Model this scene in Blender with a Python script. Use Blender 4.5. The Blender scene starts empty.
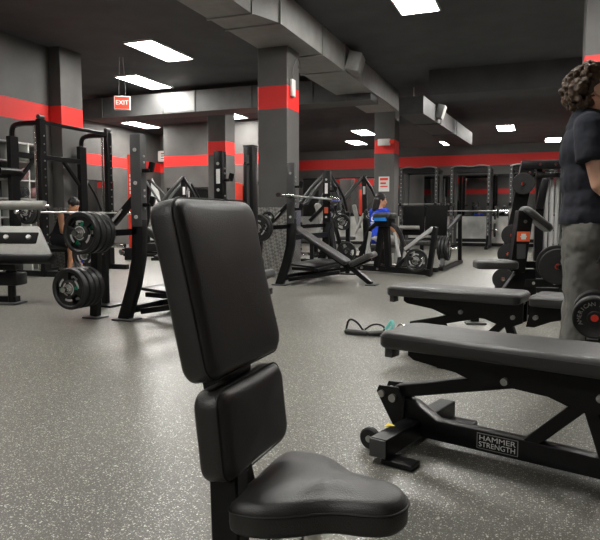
import bpy, bmesh, math, random
from mathutils import Vector, Matrix, Euler
random.seed(7)
S = bpy.context.scene
C = S.collection
PI = math.pi
V = Vector

# ---------------------------------------------------------------- camera, world, exposure
cd = bpy.data.cameras.new('camera')
cd.sensor_width = 36.0
cd.sensor_fit = 'HORIZONTAL'
cd.lens = 36.0 * 620 / 600
cd.clip_start = 0.02
cam = bpy.data.objects.new('camera', cd)
C.objects.link(cam)
cam.location = (0, 0, 0.88)
cam.rotation_euler = (PI / 2 - math.atan(53 / 620), 0, math.radians(21.2))
S.camera = cam

W = bpy.data.worlds.new('world')
S.world = W
W.use_nodes = True
W.node_tree.nodes['Background'].inputs[0].default_value = (0.5, 0.52, 0.55, 1)
W.node_tree.nodes['Background'].inputs[1].default_value = 0.02
S.view_settings.view_transform = 'Standard'
S.view_settings.look = 'None'
S.view_settings.exposure = 1.25
S.view_settings.gamma = 1.0
LAMP = 26.0           # strength of every ceiling panel


# ---------------------------------------------------------------- materials
def mat(name, col, rough=0.5, metal=0.0, spec=0.5, noise=0.0, nscale=8.0, bump=0.0, bscale=200.0, emit=None, rvar=0.0, coat=0.0):
    m = bpy.data.materials.new(name)
    m.use_nodes = True
    nt = m.node_tree
    b = nt.nodes['Principled BSDF']
    b.inputs['Base Color'].default_value = (*col, 1)
    b.inputs['Roughness'].default_value = rough
    b.inputs['Metallic'].default_value = metal
    b.inputs['Specular IOR Level'].default_value = spec
    if coat:
        b.inputs['Coat Weight'].default_value = coat
    tc = nt.nodes.new('ShaderNodeTexCoord')
    if noise or rvar:
        n = nt.nodes.new('ShaderNodeTexNoise')
        n.inputs['Scale'].default_value = nscale
        n.inputs['Detail'].default_value = 6
        nt.links.new(tc.outputs['Object'], n.inputs['Vector'])
        if noise:
            r = nt.nodes.new('ShaderNodeValToRGB')
            r.color_ramp.elements[0].position = 0.3
            r.color_ramp.elements[1].position = 0.7
            r.color_ramp.elements[0].color = (*[c * (1 - noise) for c in col], 1)
            r.color_ramp.elements[1].color = (*[min(1, c * (1 + noise)) for c in col], 1)
            nt.links.new(n.outputs['Fac'], r.inputs['Fac'])
            nt.links.new(r.outputs['Color'], b.inputs['Base Color'])
        if rvar:
            mr = nt.nodes.new('ShaderNodeMapRange')
            mr.inputs['To Min'].default_value = max(0, rough - rvar)
            mr.inputs['To Max'].default_value = min(1, rough + rvar)
            nt.links.new(n.outputs['Fac'], mr.inputs['Value'])
            nt.links.new(mr.outputs['Result'], b.inputs['Roughness'])
    if bump:
        n2 = nt.nodes.new('ShaderNodeTexNoise')
        n2.inputs['Scale'].default_value = bscale
        n2.inputs['Detail'].default_value = 3
        nt.links.new(tc.outputs['Object'], n2.inputs['Vector'])
        bp = nt.nodes.new('ShaderNodeBump')
        bp.inputs['Strength'].default_value = bump
        bp.inputs['Distance'].default_value = 0.004
        nt.links.new(n2.outputs['Fac'], bp.inputs['Height'])
        nt.links.new(bp.outputs['Normal'], b.inputs['Normal'])
    if emit:
        b.inputs['Emission Color'].default_value = (*emit[0], 1)
        b.inputs['Emission Strength'].default_value = emit[1]
    return m


def wall_material():
    """charcoal paint with a red band painted all round the room"""
    m = mat('painted_wall', (0.085, 0.083, 0.08), 0.55, spec=0.4, rvar=0.1, nscale=3, bump=0.15, bscale=60)
    nt = m.node_tree
    b = nt.nodes['Principled BSDF']
    g = nt.nodes.new('ShaderNodeNewGeometry')
    sp = nt.nodes.new('ShaderNodeSeparateXYZ')
    nt.links.new(g.outputs['Position'], sp.inputs[0])
    lo = nt.nodes.new('ShaderNodeMath'); lo.operation = 'GREATER_THAN'; lo.inputs[1].default_value = 2.42
    hi = nt.nodes.new('ShaderNodeMath'); hi.operation = 'LESS_THAN'; hi.inputs[1].default_value = 2.74
    mu = nt.nodes.new('ShaderNodeMath'); mu.operation = 'MULTIPLY'
    nt.links.new(sp.outputs['Z'], lo.inputs[0]); nt.links.new(sp.outputs['Z'], hi.inputs[0])
    nt.links.new(lo.outputs[0], mu.inputs[0]); nt.links.new(hi.outputs[0], mu.inputs[1])
    n = nt.nodes.new('ShaderNodeTexNoise'); n.inputs['Scale'].default_value = 1.7; n.inputs['Detail'].default_value = 5
    nt.links.new(g.outputs['Position'], n.inputs['Vector'])
    r = nt.nodes.new('ShaderNodeValToRGB')
    r.color_ramp.elements[0].color = (0.088, 0.086, 0.082, 1); r.color_ramp.elements[1].color = (0.125, 0.122, 0.117, 1)
    r.color_ramp.elements[0].position = 0.3; r.color_ramp.elements[1].position = 0.7
    nt.links.new(n.outputs['Fac'], r.inputs['Fac'])
    mx = nt.nodes.new('ShaderNodeMix'); mx.data_type = 'RGBA'
    nt.links.new(mu.outputs[0], mx.inputs['Factor'])
    nt.links.new(r.outputs['Color'], mx.inputs['A'])
    mx.inputs['B'].default_value = (0.82, 0.035, 0.03, 1)
    nt.links.new(mx.outputs['Result'], b.inputs['Base Color'])
    return m


def floor_material():
    m = mat('flecked_rubber_floor', (0.1, 0.1, 0.09), 0.4, spec=0.9, bump=0.2, bscale=120)
    nt = m.node_tree
    b = nt.nodes['Principled BSDF']
    g = nt.nodes.new('ShaderNodeNewGeometry')
    n = nt.nodes.new('ShaderNodeTexNoise'); n.inputs['Scale'].default_value = 0.9; n.inputs['Detail'].default_value = 8
    nt.links.new(g.outputs['Position'], n.inputs['Vector'])
    r = nt.nodes.new('ShaderNodeValToRGB')
    r.color_ramp.elements[0].color = (0.075, 0.073, 0.061, 1); r.color_ramp.elements[1].color = (0.105, 0.102, 0.086, 1)
    r.color_ramp.elements[0].position = 0.3; r.color_ramp.elements[1].position = 0.7
    nt.links.new(n.outputs['Fac'], r.inputs['Fac'])
    last = r.outputs['Color']
    for sc, pick, lim, col in ((150, 0.66, 0.34, (0.6, 0.59, 0.52)), (260, 0.55, 0.38, (0.3, 0.295, 0.265)), (85, 0.84, 0.27, (0.68, 0.67, 0.6))):
        wob = nt.nodes.new('ShaderNodeTexNoise'); wob.inputs['Scale'].default_value = sc * 1.3
        nt.links.new(g.outputs['Position'], wob.inputs['Vector'])
        ad = nt.nodes.new('ShaderNodeVectorMath'); ad.operation = 'MULTIPLY_ADD'
        ad.inputs[1].default_value = (0.9 / sc,) * 3
        nt.links.new(wob.outputs['Color'], ad.inputs[0]); nt.links.new(g.outputs['Position'], ad.inputs[2])
        v = nt.nodes.new('ShaderNodeTexVoronoi'); v.inputs['Scale'].default_value = sc
        nt.links.new(ad.outputs[0], v.inputs['Vector'])
        sx = nt.nodes.new('ShaderNodeSeparateColor')
        nt.links.new(v.outputs['Color'], sx.inputs[0])
        a = nt.nodes.new('ShaderNodeMath'); a.operation = 'GREATER_THAN'; a.inputs[1].default_value = pick
        nt.links.new(sx.outputs[0], a.inputs[0])
        d = nt.nodes.new('ShaderNodeMath'); d.operation = 'LESS_THAN'; d.inputs[1].default_value = lim
        nt.links.new(v.outputs['Distance'], d.inputs[0])
        mu = nt.nodes.new('ShaderNodeMath'); mu.operation = 'MULTIPLY'
        nt.links.new(a.outputs[0], mu.inputs[0]); nt.links.new(d.outputs[0], mu.inputs[1])
        mx = nt.nodes.new('ShaderNodeMix'); mx.data_type = 'RGBA'
        nt.links.new(mu.outputs[0], mx.inputs['Factor']); nt.links.new(last, mx.inputs['A'])
        mx.inputs['B'].default_value = (*col, 1)
        last = mx.outputs['Result']
    nt.links.new(last, b.inputs['Base Color'])
    return m


def diamond_material():
    m = mat('diamond_plate_metal', (0.42, 0.42, 0.4), 0.35, 0.8)
    nt = m.node_tree
    b = nt.nodes['Principled BSDF']
    tc = nt.nodes.new('ShaderNodeTexCoord')
    mp = nt.nodes.new('ShaderNodeMapping'); mp.inputs['Rotation'].default_value = (0.6, 0.785, 0.785)
    nt.links.new(tc.outputs['Object'], mp.inputs['Vector'])
    ck = nt.nodes.new('ShaderNodeTexChecker'); ck.inputs['Scale'].default_value = 26
    ck.inputs['Color1'].default_value = (0.5, 0.5, 0.48, 1); ck.inputs['Color2'].default_value = (0.27, 0.27, 0.26, 1)
    nt.links.new(mp.outputs[0], ck.inputs['Vector'])
    nt.links.new(ck.outputs['Color'], b.inputs['Base Color'])
    bp = nt.nodes.new('ShaderNodeBump'); bp.inputs['Strength'].default_value = 0.4; bp.inputs['Distance'].default_value = 0.003
    nt.links.new(ck.outputs['Fac'], bp.inputs['Height']); nt.links.new(bp.outputs['Normal'], b.inputs['Normal'])
    return m


MW = wall_material()
MF = floor_material()
MDP = diamond_material()
MCEIL = mat('ceiling_paint', (0.08, 0.083, 0.088), 0.7, spec=0.3, noise=0.15, nscale=2)
MDUCTD = mat('dark_painted_duct', (0.085, 0.085, 0.085), 0.55, spec=0.4, noise=0.15, nscale=5)
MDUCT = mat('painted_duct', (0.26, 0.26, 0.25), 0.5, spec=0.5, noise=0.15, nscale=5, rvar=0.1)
MBLK = mat('black_powder_coat', (0.0045, 0.0045, 0.005), 0.36, spec=0.3, rvar=0.06, nscale=30, bump=0.08, bscale=500)
MGRY = mat('grey_powder_coat', (0.055, 0.056, 0.057), 0.4, spec=0.5, rvar=0.06, nscale=30)
MVIN = mat('black_vinyl', (0.0115, 0.0113, 0.0102), 0.46, spec=0.8, noise=0.12, nscale=14, rvar=0.05, bump=0.25, bscale=420)
MVING = mat('worn_grey_vinyl', (0.27, 0.27, 0.25), 0.5, spec=0.4, noise=0.1, nscale=14, bump=0.2, bscale=420)
_b = MVIN.node_tree.nodes['Principled BSDF']
_b.inputs['Sheen Weight'].default_value = 0.13
_b.inputs['Sheen Roughness'].default_value = 0.35
MMAT = mat('matte_black_plastic', (0.0035, 0.0035, 0.0035), 0.7, spec=0.12, rvar=0.05)
MSEAM = mat('dark_stitching', (0.012, 0.012, 0.012), 0.6)
MRUB = mat('plate_rubber', (0.012, 0.0125, 0.0125), 0.5, spec=0.4, noise=0.2, nscale=20, bump=0.12, bscale=200)
MCHR = mat('chrome', (0.78, 0.77, 0.74), 0.16, 1.0, rvar=0.05, nscale=20)
MSTL = mat('brushed_steel', (0.5, 0.5, 0.49), 0.34, 1.0, rvar=0.08, nscale=40)
MSIL = mat('silver_paint', (0.5, 0.5, 0.49), 0.4, 0.3, rvar=0.06, nscale=20)
MWHT = mat('white_enamel', (0.75, 0.75, 0.72), 0.45, noise=0.05, nscale=6)
MPAP = mat('white_print', (0.72, 0.72, 0.7), 0.6, noise=0.04)
MRED = mat('red_print', (0.75, 0.05, 0.025), 0.45, noise=0.08, nscale=12)
MORG = mat('orange_red_label', (0.8, 0.13, 0.05), 0.45, noise=0.08)
MGRN = mat('green_insert', (0.0, 0.16, 0.085), 0.4, noise=0.1)
MBLU = mat('blue_insert', (0.02, 0.035, 0.35), 0.4, noise=0.1)
MLBL = mat('blue_label', (0.02, 0.2, 0.62), 0.4, noise=0.1)
MYEL = mat('yellow_sticker', (0.8, 0.6, 0.02), 0.45, noise=0.05)
MTEAL = mat('teal_plastic', (0.2, 0.62, 0.58), 0.4, noise=0.05)
MGRYTXT = mat('grey_lettering', (0.3, 0.3, 0.29), 0.5, noise=0.05)
MMIR = mat('mirror_glass', (0.42, 0.43, 0.43), 0.03, 1.0, rvar=0.01)
MSKIN = mat('light_skin', (0.62, 0.36, 0.25), 0.5, noise=0.08, nscale=12, bump=0.1, bscale=150)
MSKIN2 = mat('tan_skin', (0.5, 0.24, 0.13), 0.5, noise=0.08, nscale=12)
MHAIR = mat('brown_curly_hair', (0.056, 0.032, 0.016), 0.6, noise=0.5, nscale=45, bump=0.8, bscale=90)
MHAIRB = mat('black_hair', (0.012, 0.011, 0.011), 0.45, noise=0.3, nscale=40, bump=0.4, bscale=90)
MSHIRT = mat('navy_black_cotton', (0.024, 0.026, 0.034), 0.85, spec=0.2, noise=0.15, nscale=9, bump=0.3, bscale=60)
MSWEAT = mat('grey_sweatpants', (0.125, 0.123, 0.112), 0.9, spec=0.15, noise=0.13, nscale=9, bump=0.5, bscale=45)
MBHOOD = mat('royal_blue_cotton', (0.02, 0.06, 0.5), 0.8, spec=0.2, noise=0.15, nscale=9)
MLPANT = mat('pale_grey_leggings', (0.36, 0.36, 0.34), 0.8, noise=0.1)
MDCLO = mat('black_gym_cloth', (0.015, 0.016, 0.02), 0.85, spec=0.2, noise=0.15)
MEYE = mat('eye_white', (0.7, 0.68, 0.65), 0.2, noise=0.02)
MSHOE = mat('black_shoe', (0.015, 0.015, 0.016), 0.5, noise=0.1)
MLAMP = mat('lit_diffuser', (0.9, 0.9, 0.9), 0.5, emit=((1.0, 0.975, 0.925), LAMP), noise=0.01)
MTOWEL = mat('pale_towel', (0.5, 0.3, 0.3), 0.95, noise=0.15, nscale=20)
MTOWELD = mat('charcoal_towel', (0.06, 0.06, 0.065), 0.95, noise=0.2, nscale=20)


# ---------------------------------------------------------------- mesh helpers
class M:
    def __init__(s):
        s.bm = bmesh.new()

    def box(s, c, d, rot=None, bev=0.0, seg=2):
        mt = Matrix.Translation(V(c))
        if rot is not None:
            mt = mt @ (rot if isinstance(rot, Matrix) else Euler(rot).to_matrix().to_4x4())
        mt = mt @ Matrix.Diagonal((d[0], d[1], d[2], 1))
        r = bmesh.ops.create_cube(s.bm, size=1.0, matrix=mt)
        if bev:
            es = list({e for v in r['verts'] for e in v.link_edges})
            bmesh.ops.bevel(s.bm, geom=es, offset=min(bev, min(d) * 0.49), segments=seg, profile=0.5, affect='EDGES')
        return s

    def bar(s, p, q, w, h=None, bev=0.004, up=(0, 0, 1)):
        """rectangular tube from p to q, w wide, h deep"""
        h = h or w
        p, q = V(p), V(q)
        z = (q - p)
        L = z.length
        z.normalize()
        u = V(up)
        if abs(z.dot(u)) > 0.97:
            u = V((0, 1, 0))
        x = u.cross(z).normalized()
        y = z.cross(x).normalized()
        R = Matrix((x, y, z)).transposed().to_4x4()
        return s.box((p + q) / 2, (w, h, L), R, bev, 1)

    def cyl(s, p, q, r, r2=None, seg=16):
        p, q = V(p), V(q)
        d = q - p
        R = d.to_track_quat('Z', 'Y').to_matrix().to_4x4()
        bmesh.ops.create_cone(s.bm, cap_ends=True, segments=seg, radius1=r, radius2=r if r2 is None else r2,
                              depth=d.length, matrix=Matrix.Translation((p + q) / 2) @ R)
        return s

    def ell(s, c, r, rot=None, u=16, v=10):
        if not hasattr(r, '__len__'):
            r = (r, r, r)
        mt = Matrix.Translation(V(c))
        if rot is not None:
            mt = mt @ Euler(rot).to_matrix().to_4x4()
        bmesh.ops.create_uvsphere(s.bm, u_segments=u, v_segments=v, radius=1.0, matrix=mt @ Matrix.Diagonal((*r, 1)))
        return s

    def cap(s, p, q, r1, r2=None, seg=14):
        """tapered capsule"""
        r2 = r1 if r2 is None else r2
        s.cyl(p, q, r1, r2, seg)
        s.ell(p, r1, u=seg, v=8)
        s.ell(q, r2, u=seg, v=8)
        return s

    def chain(s, pts, rs):
        for i in range(len(pts) - 1):
            s.cap(pts[i], pts[i + 1], rs[i], rs[i + 1])
        return s

    def tube(s, pts, r, seg=10, smooth=0):
        pts = [V(p) for p in pts]
        for _ in range(smooth):
            n = [pts[0]]
            for a, b in zip(pts, pts[1:]):
                n += [a.lerp(b, 0.25), a.lerp(b, 0.75)]
            pts = n + [pts[-1]]
        rings = []
        t0 = (pts[1] - pts[0]).normalized()
        nrm = t0.orthogonal().normalized()
        for i, p in enumerate(pts):
            t = (pts[min(i + 1, len(pts) - 1)] - pts[max(i - 1, 0)]).normalized()
            nrm = (nrm - t * nrm.dot(t)).normalized()
            b = t.cross(nrm)
            rings.append([s.bm.verts.new(p + (nrm * math.cos(a) + b * math.sin(a)) * r) for a in [2 * PI * k / seg for k in range(seg)]])
        for a, b in zip(rings, rings[1:]):
            for k in range(seg):
                s.bm.faces.new((a[k], a[(k + 1) % seg], b[(k + 1) % seg], b[k]))
        s.bm.faces.new(rings[0][::-1])
        s.bm.faces.new(rings[-1])
        return s

    def lathe(s, prof, mt=None, seg=32):
        """profile [(r, z)...] round the local Z axis; closed if it returns to its first point"""
        mt = mt or Matrix.Identity(4)
        rings = [[s.bm.verts.new(mt @ V((r * math.cos(2 * PI * k / seg), r * math.sin(2 * PI * k / seg), z))) for k in range(seg)] for r, z in prof]
        for a, b in zip(rings, rings[1:] + rings[:1]):
            for k in range(seg):
                s.bm.faces.new((a[k], a[(k + 1) % seg], b[(k + 1) % seg], b[k]))
        return s

    def prism(s, poly, t, mt=None, bev=0.0):
        """polygon in local XY extruded +-t/2 in Z"""
        mt = mt or Matrix.Identity(4)
        lo = [s.bm.verts.new(mt @ V((x, y, -t / 2))) for x, y in poly]
        hi = [s.bm.verts.new(mt @ V((x, y, t / 2))) for x, y in poly]
        n = len(poly)
        f = [s.bm.faces.new(lo[::-1]), s.bm.faces.new(hi)]
        for k in range(n):
            f.append(s.bm.faces.new((lo[k], lo[(k + 1) % n], hi[(k + 1) % n], hi[k])))
        bmesh.ops.recalc_face_normals(s.bm, faces=f)
        if bev:
            es = list({e for v in lo + hi for e in v.link_edges})
            bmesh.ops.bevel(s.bm, geom=es, offset=bev, segments=2, profile=0.5, affect='EDGES')
        return s

    def text(s, body, size, mt, depth=0.0006, align='CENTER'):
        cu = bpy.data.curves.new('t', 'FONT')
        cu.body = body
        cu.size = size
        cu.align_x = align
        cu.align_y = 'CENTER'
        cu.extrude = depth
        ob = bpy.data.objects.new('t', cu)
        me = bpy.data.meshes.new_from_object(ob)
        me.transform(mt)
        s.bm.from_mesh(me)
        bpy.data.objects.remove(ob)
        bpy.data.curves.remove(cu)
        bpy.data.meshes.remove(me)
        return s

    def mesh(s, name, m, sharp=40, recalc=True):
        if recalc:
            bmesh.ops.recalc_face_normals(s.bm, faces=s.bm.faces[:])
        me = bpy.data.meshes.new(name)
        s.bm.to_mesh(me)
        s.bm.free()
        me.materials.append(m)
        me.polygons.foreach_set('use_smooth', [True] * len(me.polygons))
        me.set_sharp_from_angle(angle=math.radians(sharp))
        return me


def P(parent, name, mb, m, label=None, sharp=40, loc=None):
    """link one mesh object, as a part of parent if given"""
    o = bpy.data.objects.new(name, mb.mesh(name, m, sharp) if isinstance(mb, M) else mb)
    C.objects.link(o)
    if parent is not None:
        o.parent = parent
    if loc is not None:
        o.location = loc
    if label:
        o['label'] = label
    return o


def tag(o, label, cat, group=None):
    o['label'] = label
    o['category'] = cat
    if group:
        o['group'] = group
    return o


def thing(name, label, cat, loc=(0, 0, 0), rot=0.0, group=None):
    o = bpy.data.objects.new(name, None)
    C.objects.link(o)
    o.empty_display_size = 0.1
    o.location = loc
    o.rotation_euler = rot if hasattr(rot, '__len__') else (0, 0, rot)
    return tag(o, label, cat, group)


def struct(name, mb, m, sharp=40):
    o = P(None, name, mb, m, sharp=sharp)
    o['kind'] = 'structure'
    return o


def dup(root, label, loc=None, rot=None, group=None):
    def cp(o, par):
        c = o.copy()
        C.objects.link(c)
        if par is not None:
            c.parent = par
        for ch in list(o.children):
            cp(ch, c)
        return c
    kids = list(root.children)
    r = root.copy()
    C.objects.link(r)
    for k in kids:
        cp(k, r)
    r['label'] = label
    if loc is not None:
        r.location = loc
    if rot is not None:
        r.rotation_euler = rot if hasattr(rot, '__len__') else (0, 0, rot)
    if group:
        r['group'] = group
    return r


def remesh(mb, name, m, voxel=0.012, smooth=4, disp=0.0, dscale=0.05):
    """melt overlapping volumes into one continuous surface"""
    me = mb.mesh(name, m, 180)
    ob = bpy.data.objects.new('tmp', me)
    C.objects.link(ob)
    md = ob.modifiers.new('r', 'REMESH')
    md.mode = 'VOXEL'
    md.voxel_size = voxel
    md.use_smooth_shade = True
    if smooth:
        sm = ob.modifiers.new('s', 'SMOOTH')
        sm.iterations = smooth
        sm.factor = 0.5
    if disp:
        tx = bpy.data.textures.new('wrinkle', 'CLOUDS')
        tx.noise_scale = dscale
        dm = ob.modifiers.new('d', 'DISPLACE')
        dm.texture = tx
        dm.strength = disp
        dm.mid_level = 0.5
    dg = bpy.context.evaluated_depsgraph_get()
    out = bpy.data.meshes.new_from_object(ob.evaluated_get(dg))
    bpy.data.objects.remove(ob)
    out.materials.clear()
    out.materials.append(m)
    out.polygons.foreach_set('use_smooth', [True] * len(out.polygons))
    return out


def RZ(a):
    return Matrix.Rotation(a, 4, 'Z')


def FR(o, x, y):
    """frame: origin o, local X along x, local Y along y"""
    x = V(x).normalized()
    y = V(y)
    y = (y - x * y.dot(x)).normalized()
    z = x.cross(y)
    return Matrix.Translation(V(o)) @ Matrix((x, y, z)).transposed().to_4x4()


# ================================================================ THE ROOM
CZ = 3.7
struct('floor', M().box((-4, 11.2, -0.05), (17.4, 32.2, 0.1)), MF)
struct('ceiling', M().box((-4, 11.2, CZ + 0.1), (17.4, 32.2, 0.2)), MCEIL)
struct('wall_left', M().box((-7.92, 2.0, CZ / 2), (0.3, 13.2, CZ)), MW)
struct('wall_left_pillar', M().box((-7.79, 8.66, CZ / 2), (0.5, 0.52, CZ)), MW)
struct('wall_left_return', M().box((-10.3, 8.78, CZ / 2), (4.5, 0.2, CZ)), MW)
struct('wall_left_far', M().box((-12.5, 18, CZ / 2), (0.2, 18.4, CZ)), MW)
struct('wall_back_left', M().box((-9.3, 16.75, CZ / 2), (3.2, 0.5, CZ)), MW)
struct('wall_back_recess', M().box((-11.4, 18.7, CZ / 2), (2.0, 0.3, CZ)), MW)
struct('wall_back', M().box((-1.7, 19.55, 1.51), (12.4, 0.3, 3.02)), MW)
struct('wall_back_far', M().box((-4, 27.2, CZ / 2), (17.2, 0.2, CZ)), MW)
struct('wall_right', M().box((4.6, 11.2, CZ / 2), (0.2, 32, CZ)), MW)
struct('wall_front', M().box((-4, -4.7, CZ / 2), (17.4, 0.2, CZ)), MW)
# square columns on a grid, painted like the walls
COLS = [('column_centre', -3.63, 8.5, 0.46), ('column_right', 0.66, 8.3, 0.5), ('column_back', -3.6, 15.2, 0.5), ('column_back_left', -7.52, 13.95, 0.5)]
for n, x, y, w in COLS:
    o = struct('wall_' + n, M().box((x, y, CZ / 2), (w, w, CZ), bev=0.008, seg=1), MW)
# diamond-plate sleeve round the foot of the centre column, metal wainscot on the back wall
sl = M()
for dx, dy, sx, sy in ((0, -0.24, 0.5, 0.02), (0, 0.24, 0.5, 0.02), (-0.24, 0, 0.02, 0.46), (0.24, 0, 0.02, 0.46)):
    sl.box((-3.63 + dx, 8.5 + dy, 0.51), (sx, sy, 1.02))
struct('trim_1', sl, MDP)
MWAIN = mat('scuffed_metal_wainscot', (0.5, 0.5, 0.47), 0.5, 0.1, noise=0.45, nscale=2.2, rvar=0.1)
struct('trim_2', M().box((-1.6, 19.385, 0.5), (11.8, 0.03, 0.8)), MWAIN)
struct('trim_3', M().box((-7.79, 8.66, 0.52), (0.52, 0.55, 1.04)), MDP)
struct('baseboard_back', M().box((-1.6, 19.38, 0.05), (11.8, 0.05, 0.1)), MBLK)
for lbl, x0, x1 in (('wide dark wall mirror behind the squat racks right of the back column', -3.4, 4.2), ('dark wall mirror between the centre and back columns', -7.4, -4.1)):
    mr = thing('wall_mirror', lbl, 'mirror', ((x0 + x1) / 2, 19.4, 0.92))
    P(mr, 'glass', M().box((0, -0.02, 0.6), (x1 - x0, 0.02, 1.2)), MMIR)
    P(mr, 'edge_trim', M().box((0, -0.025, 0.0), (x1 - x0, 0.03, 0.03)).box((0, -0.025, 1.21), (x1 - x0, 0.03, 0.03)), MBLK)

mr = thing('wall_mirror', 'dark wall mirror on the back-left wall behind the dumbbell racks', 'mirror', (-9.3, 16.5, 0.15))
P(mr, 'glass', M().box((0, -0.012, 0.8), (3.0, 0.02, 1.6)), MMIR)
P(mr, 'edge_trim', M().box((0, -0.016, 1.61), (3.0, 0.03, 0.03)), MBLK)
mr = thing('wall_mirror', 'dark wall mirror on the far left wall beyond the smith machine', 'mirror', (-12.4, 13.2, 0.15))
P(mr, 'glass', M().box((0.012, 0, 0.9), (0.02, 5.5, 1.8)), MMIR)
P(mr, 'edge_trim', M().box((0.016, 0, 1.81), (0.03, 5.5, 0.03)), MBLK)

# ---------------------------------------------------------------- ceiling lights
def panel_light(x, y, label, a=0.5, b=1.25, z=CZ):
    t = thing('ceiling_light', label, 'ceiling light', (x, y, z), 0, 'flat panel lights on the ceiling')
    f = M()
    for s in (-1, 1):
        f.box((s * (a / 2 + 0.012), 0, -0.012), (0.024, b + 0.048, 0.04)).box((0, s * (b / 2 + 0.012), -0.012), (a, 0.024, 0.04))
    P(t, 'frame', f, MWHT)
    P(t, 'diffuser', M().box((0, 0, -0.012), (a, b, 0.02), bev=0.004, seg=1), MLAMP)


for x, y, l in (
        (-6.11, 9.2, 'long bright ceiling panel light above and left of the centre column'),
        (-7.8, 11.15, 'bright ceiling panel light just above the exit sign'),
        (-1.63, 8.15, 'large bright ceiling panel light cut by the top edge of the photo'),
        (-11.5, 16.2, 'ceiling panel light seen edge-on low over the far left recess'),
        (-8.1, 15.5, 'small ceiling panel light peeking out left of the centre column'),
        (-5.6, 20.3, 'far ceiling panel light left of the back column, upper of two'),
        (-6.6, 22.9, 'far ceiling panel light left of the back column, lower of two'),
        (-1.13, 20.9, 'far ceiling panel light right of the slanting small duct'),
        (0.31, 24.7, 'far small ceiling panel light beside the man in front'),
        (-3.36, 24.3, 'tiny far ceiling light under the slanting small duct'),
        (-1.5, 3.0, 'ceiling panel light over the benches in front'),
        (-5.6, 3.6, 'ceiling panel light over the left machines'),
        (0.8, 6.0, 'ceiling panel light over the standing man, before the right column'),
        (-1.5, -2.2, 'ceiling panel light behind the seat in front'),
        (2.4, 10.5, 'ceiling panel light right of the right column'),
        (-1.3, 14.5, 'added fill light panel hidden behind the cross beam, before the squat racks'),  # this and the next: unseen panels added to brighten the squat rack area
        (2.0, 14.5, 'added fill light panel hidden behind the cross beam at right'),
        (-5.7, 13.9, 'added fill light panel hidden behind the grey cross duct near the back column'),  # last two: extra unseen panels behind the duct, added to light the back left
        (-9.6, 13.6, 'added fill light panel hidden behind the grey cross duct at left')):
    panel_light(x, y, l)


# ---------------------------------------------------------------- ducts and beam
def duct(label, segs, flanges=(), name='air_duct', paint=MDUCT):
    """segs: (y, x0, x1, z0, z1) sections joined in order"""
    x, y, z = segs[0][1], segs[0][0], segs[0][3]
    t = thing(name, label, 'air duct', (x, y, z))
    m = M()
    rings = [[m.bm.verts.new((a - x, q - y, c - z)) for a, c in ((x0, z0), (x1, z0), (x1, z1), (x0, z1))] for q, x0, x1, z0, z1 in segs]
    for a, b in zip(rings, rings[1:]):
        for k in range(4):
            m.bm.faces.new((a[k], a[(k + 1) % 4], b[(k + 1) % 4], b[k]))
    m.bm.faces.new(rings[0][::-1])
    m.bm.faces.new(rings[-1])
    P(t, 'duct_body', m, paint)
    for q, x0, x1, z0, z1 in flanges:
        f = M()
        g = 0.018
        f.box(((x0 + x1) / 2 - x, q - y, z0 - g / 2 - z), (x1 - x0 + 2 * g, 0.03, g)).box((x0 - g / 2 - x, q - y, (z0 + z1) / 2 - z), (g, 0.03, z1 - z0)).box((x1 + g / 2 - x, q - y, (z0 + z1) / 2 - z), (g, 0.03, z1 - z0))
        P(t, 'flange', f, paint)
    return t


md = duct('long grey main duct running back over the centre column',
          [(-4.4, -3.85, -3.27, 3.28, CZ), (6.84, -3.85, -3.27, 3.28, CZ), (7.3, -3.85, -3.1, 3.28, CZ), (14.2, -3.85, -3.1, 3.28, CZ)],
          [(6.84, -3.85, -3.27, 3.28, CZ), (7.3, -3.85, -3.1, 3.28, CZ), (8.9, -3.85, -3.1, 3.28, CZ), (10.0, -3.85, -3.1, 3.28, CZ)])
P(md, 'side_outlet', M().box((0.87, 14.65, 0.15), (0.22, 0.5, 0.3), (0, 0.25, 0.15), 0.01), MDUCT)
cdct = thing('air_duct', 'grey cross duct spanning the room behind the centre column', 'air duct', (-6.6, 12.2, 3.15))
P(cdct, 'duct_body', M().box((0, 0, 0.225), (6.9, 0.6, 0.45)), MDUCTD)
P(cdct, 'lit_patch', M().box((-0.85, -0.303, 0.23), (0.76, 0.008, 0.4)), MDUCT, 'paler patch of light painted on the duct')  # light reflecting off the duct, put into the colour of a thin paler sheet
for x in (-2.9, -1.25, -0.45, 0.9, 2.25, 2.95):
    P(cdct, 'flange', M().box((x, -0.31, 0.225), (0.03, 0.02, 0.45)), MDUCTD)
struct('trim_4', M().box((1.2, 12.7, 3.46), (6.6, 0.8, 0.48)), MCEIL)
sd = duct('small grey duct slanting away behind the back column', [(13.0, -2.83, -2.33, 3.0, 3.36), (19.2, -2.6, -1.98, 3.0, 3.36)],
          [(14.5, -2.77, -2.2, 3.0, 3.36), (16.5, -2.7, -2.1, 3.0, 3.36)], paint=MDUCTD)
P(sd, 'side_outlet', M().box((0.66, 1.3, 0.22), (0.16, 0.3, 0.3), (0, 0.3, 0), 0.01), MDUCT)

for y in (0.8, 5.2):
    P(sd, 'hanger', M().cyl((0.12 + 0.03 * y, y, 0.36), (0.12 + 0.03 * y, y, 0.7), 0.012), MSTL)

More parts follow.
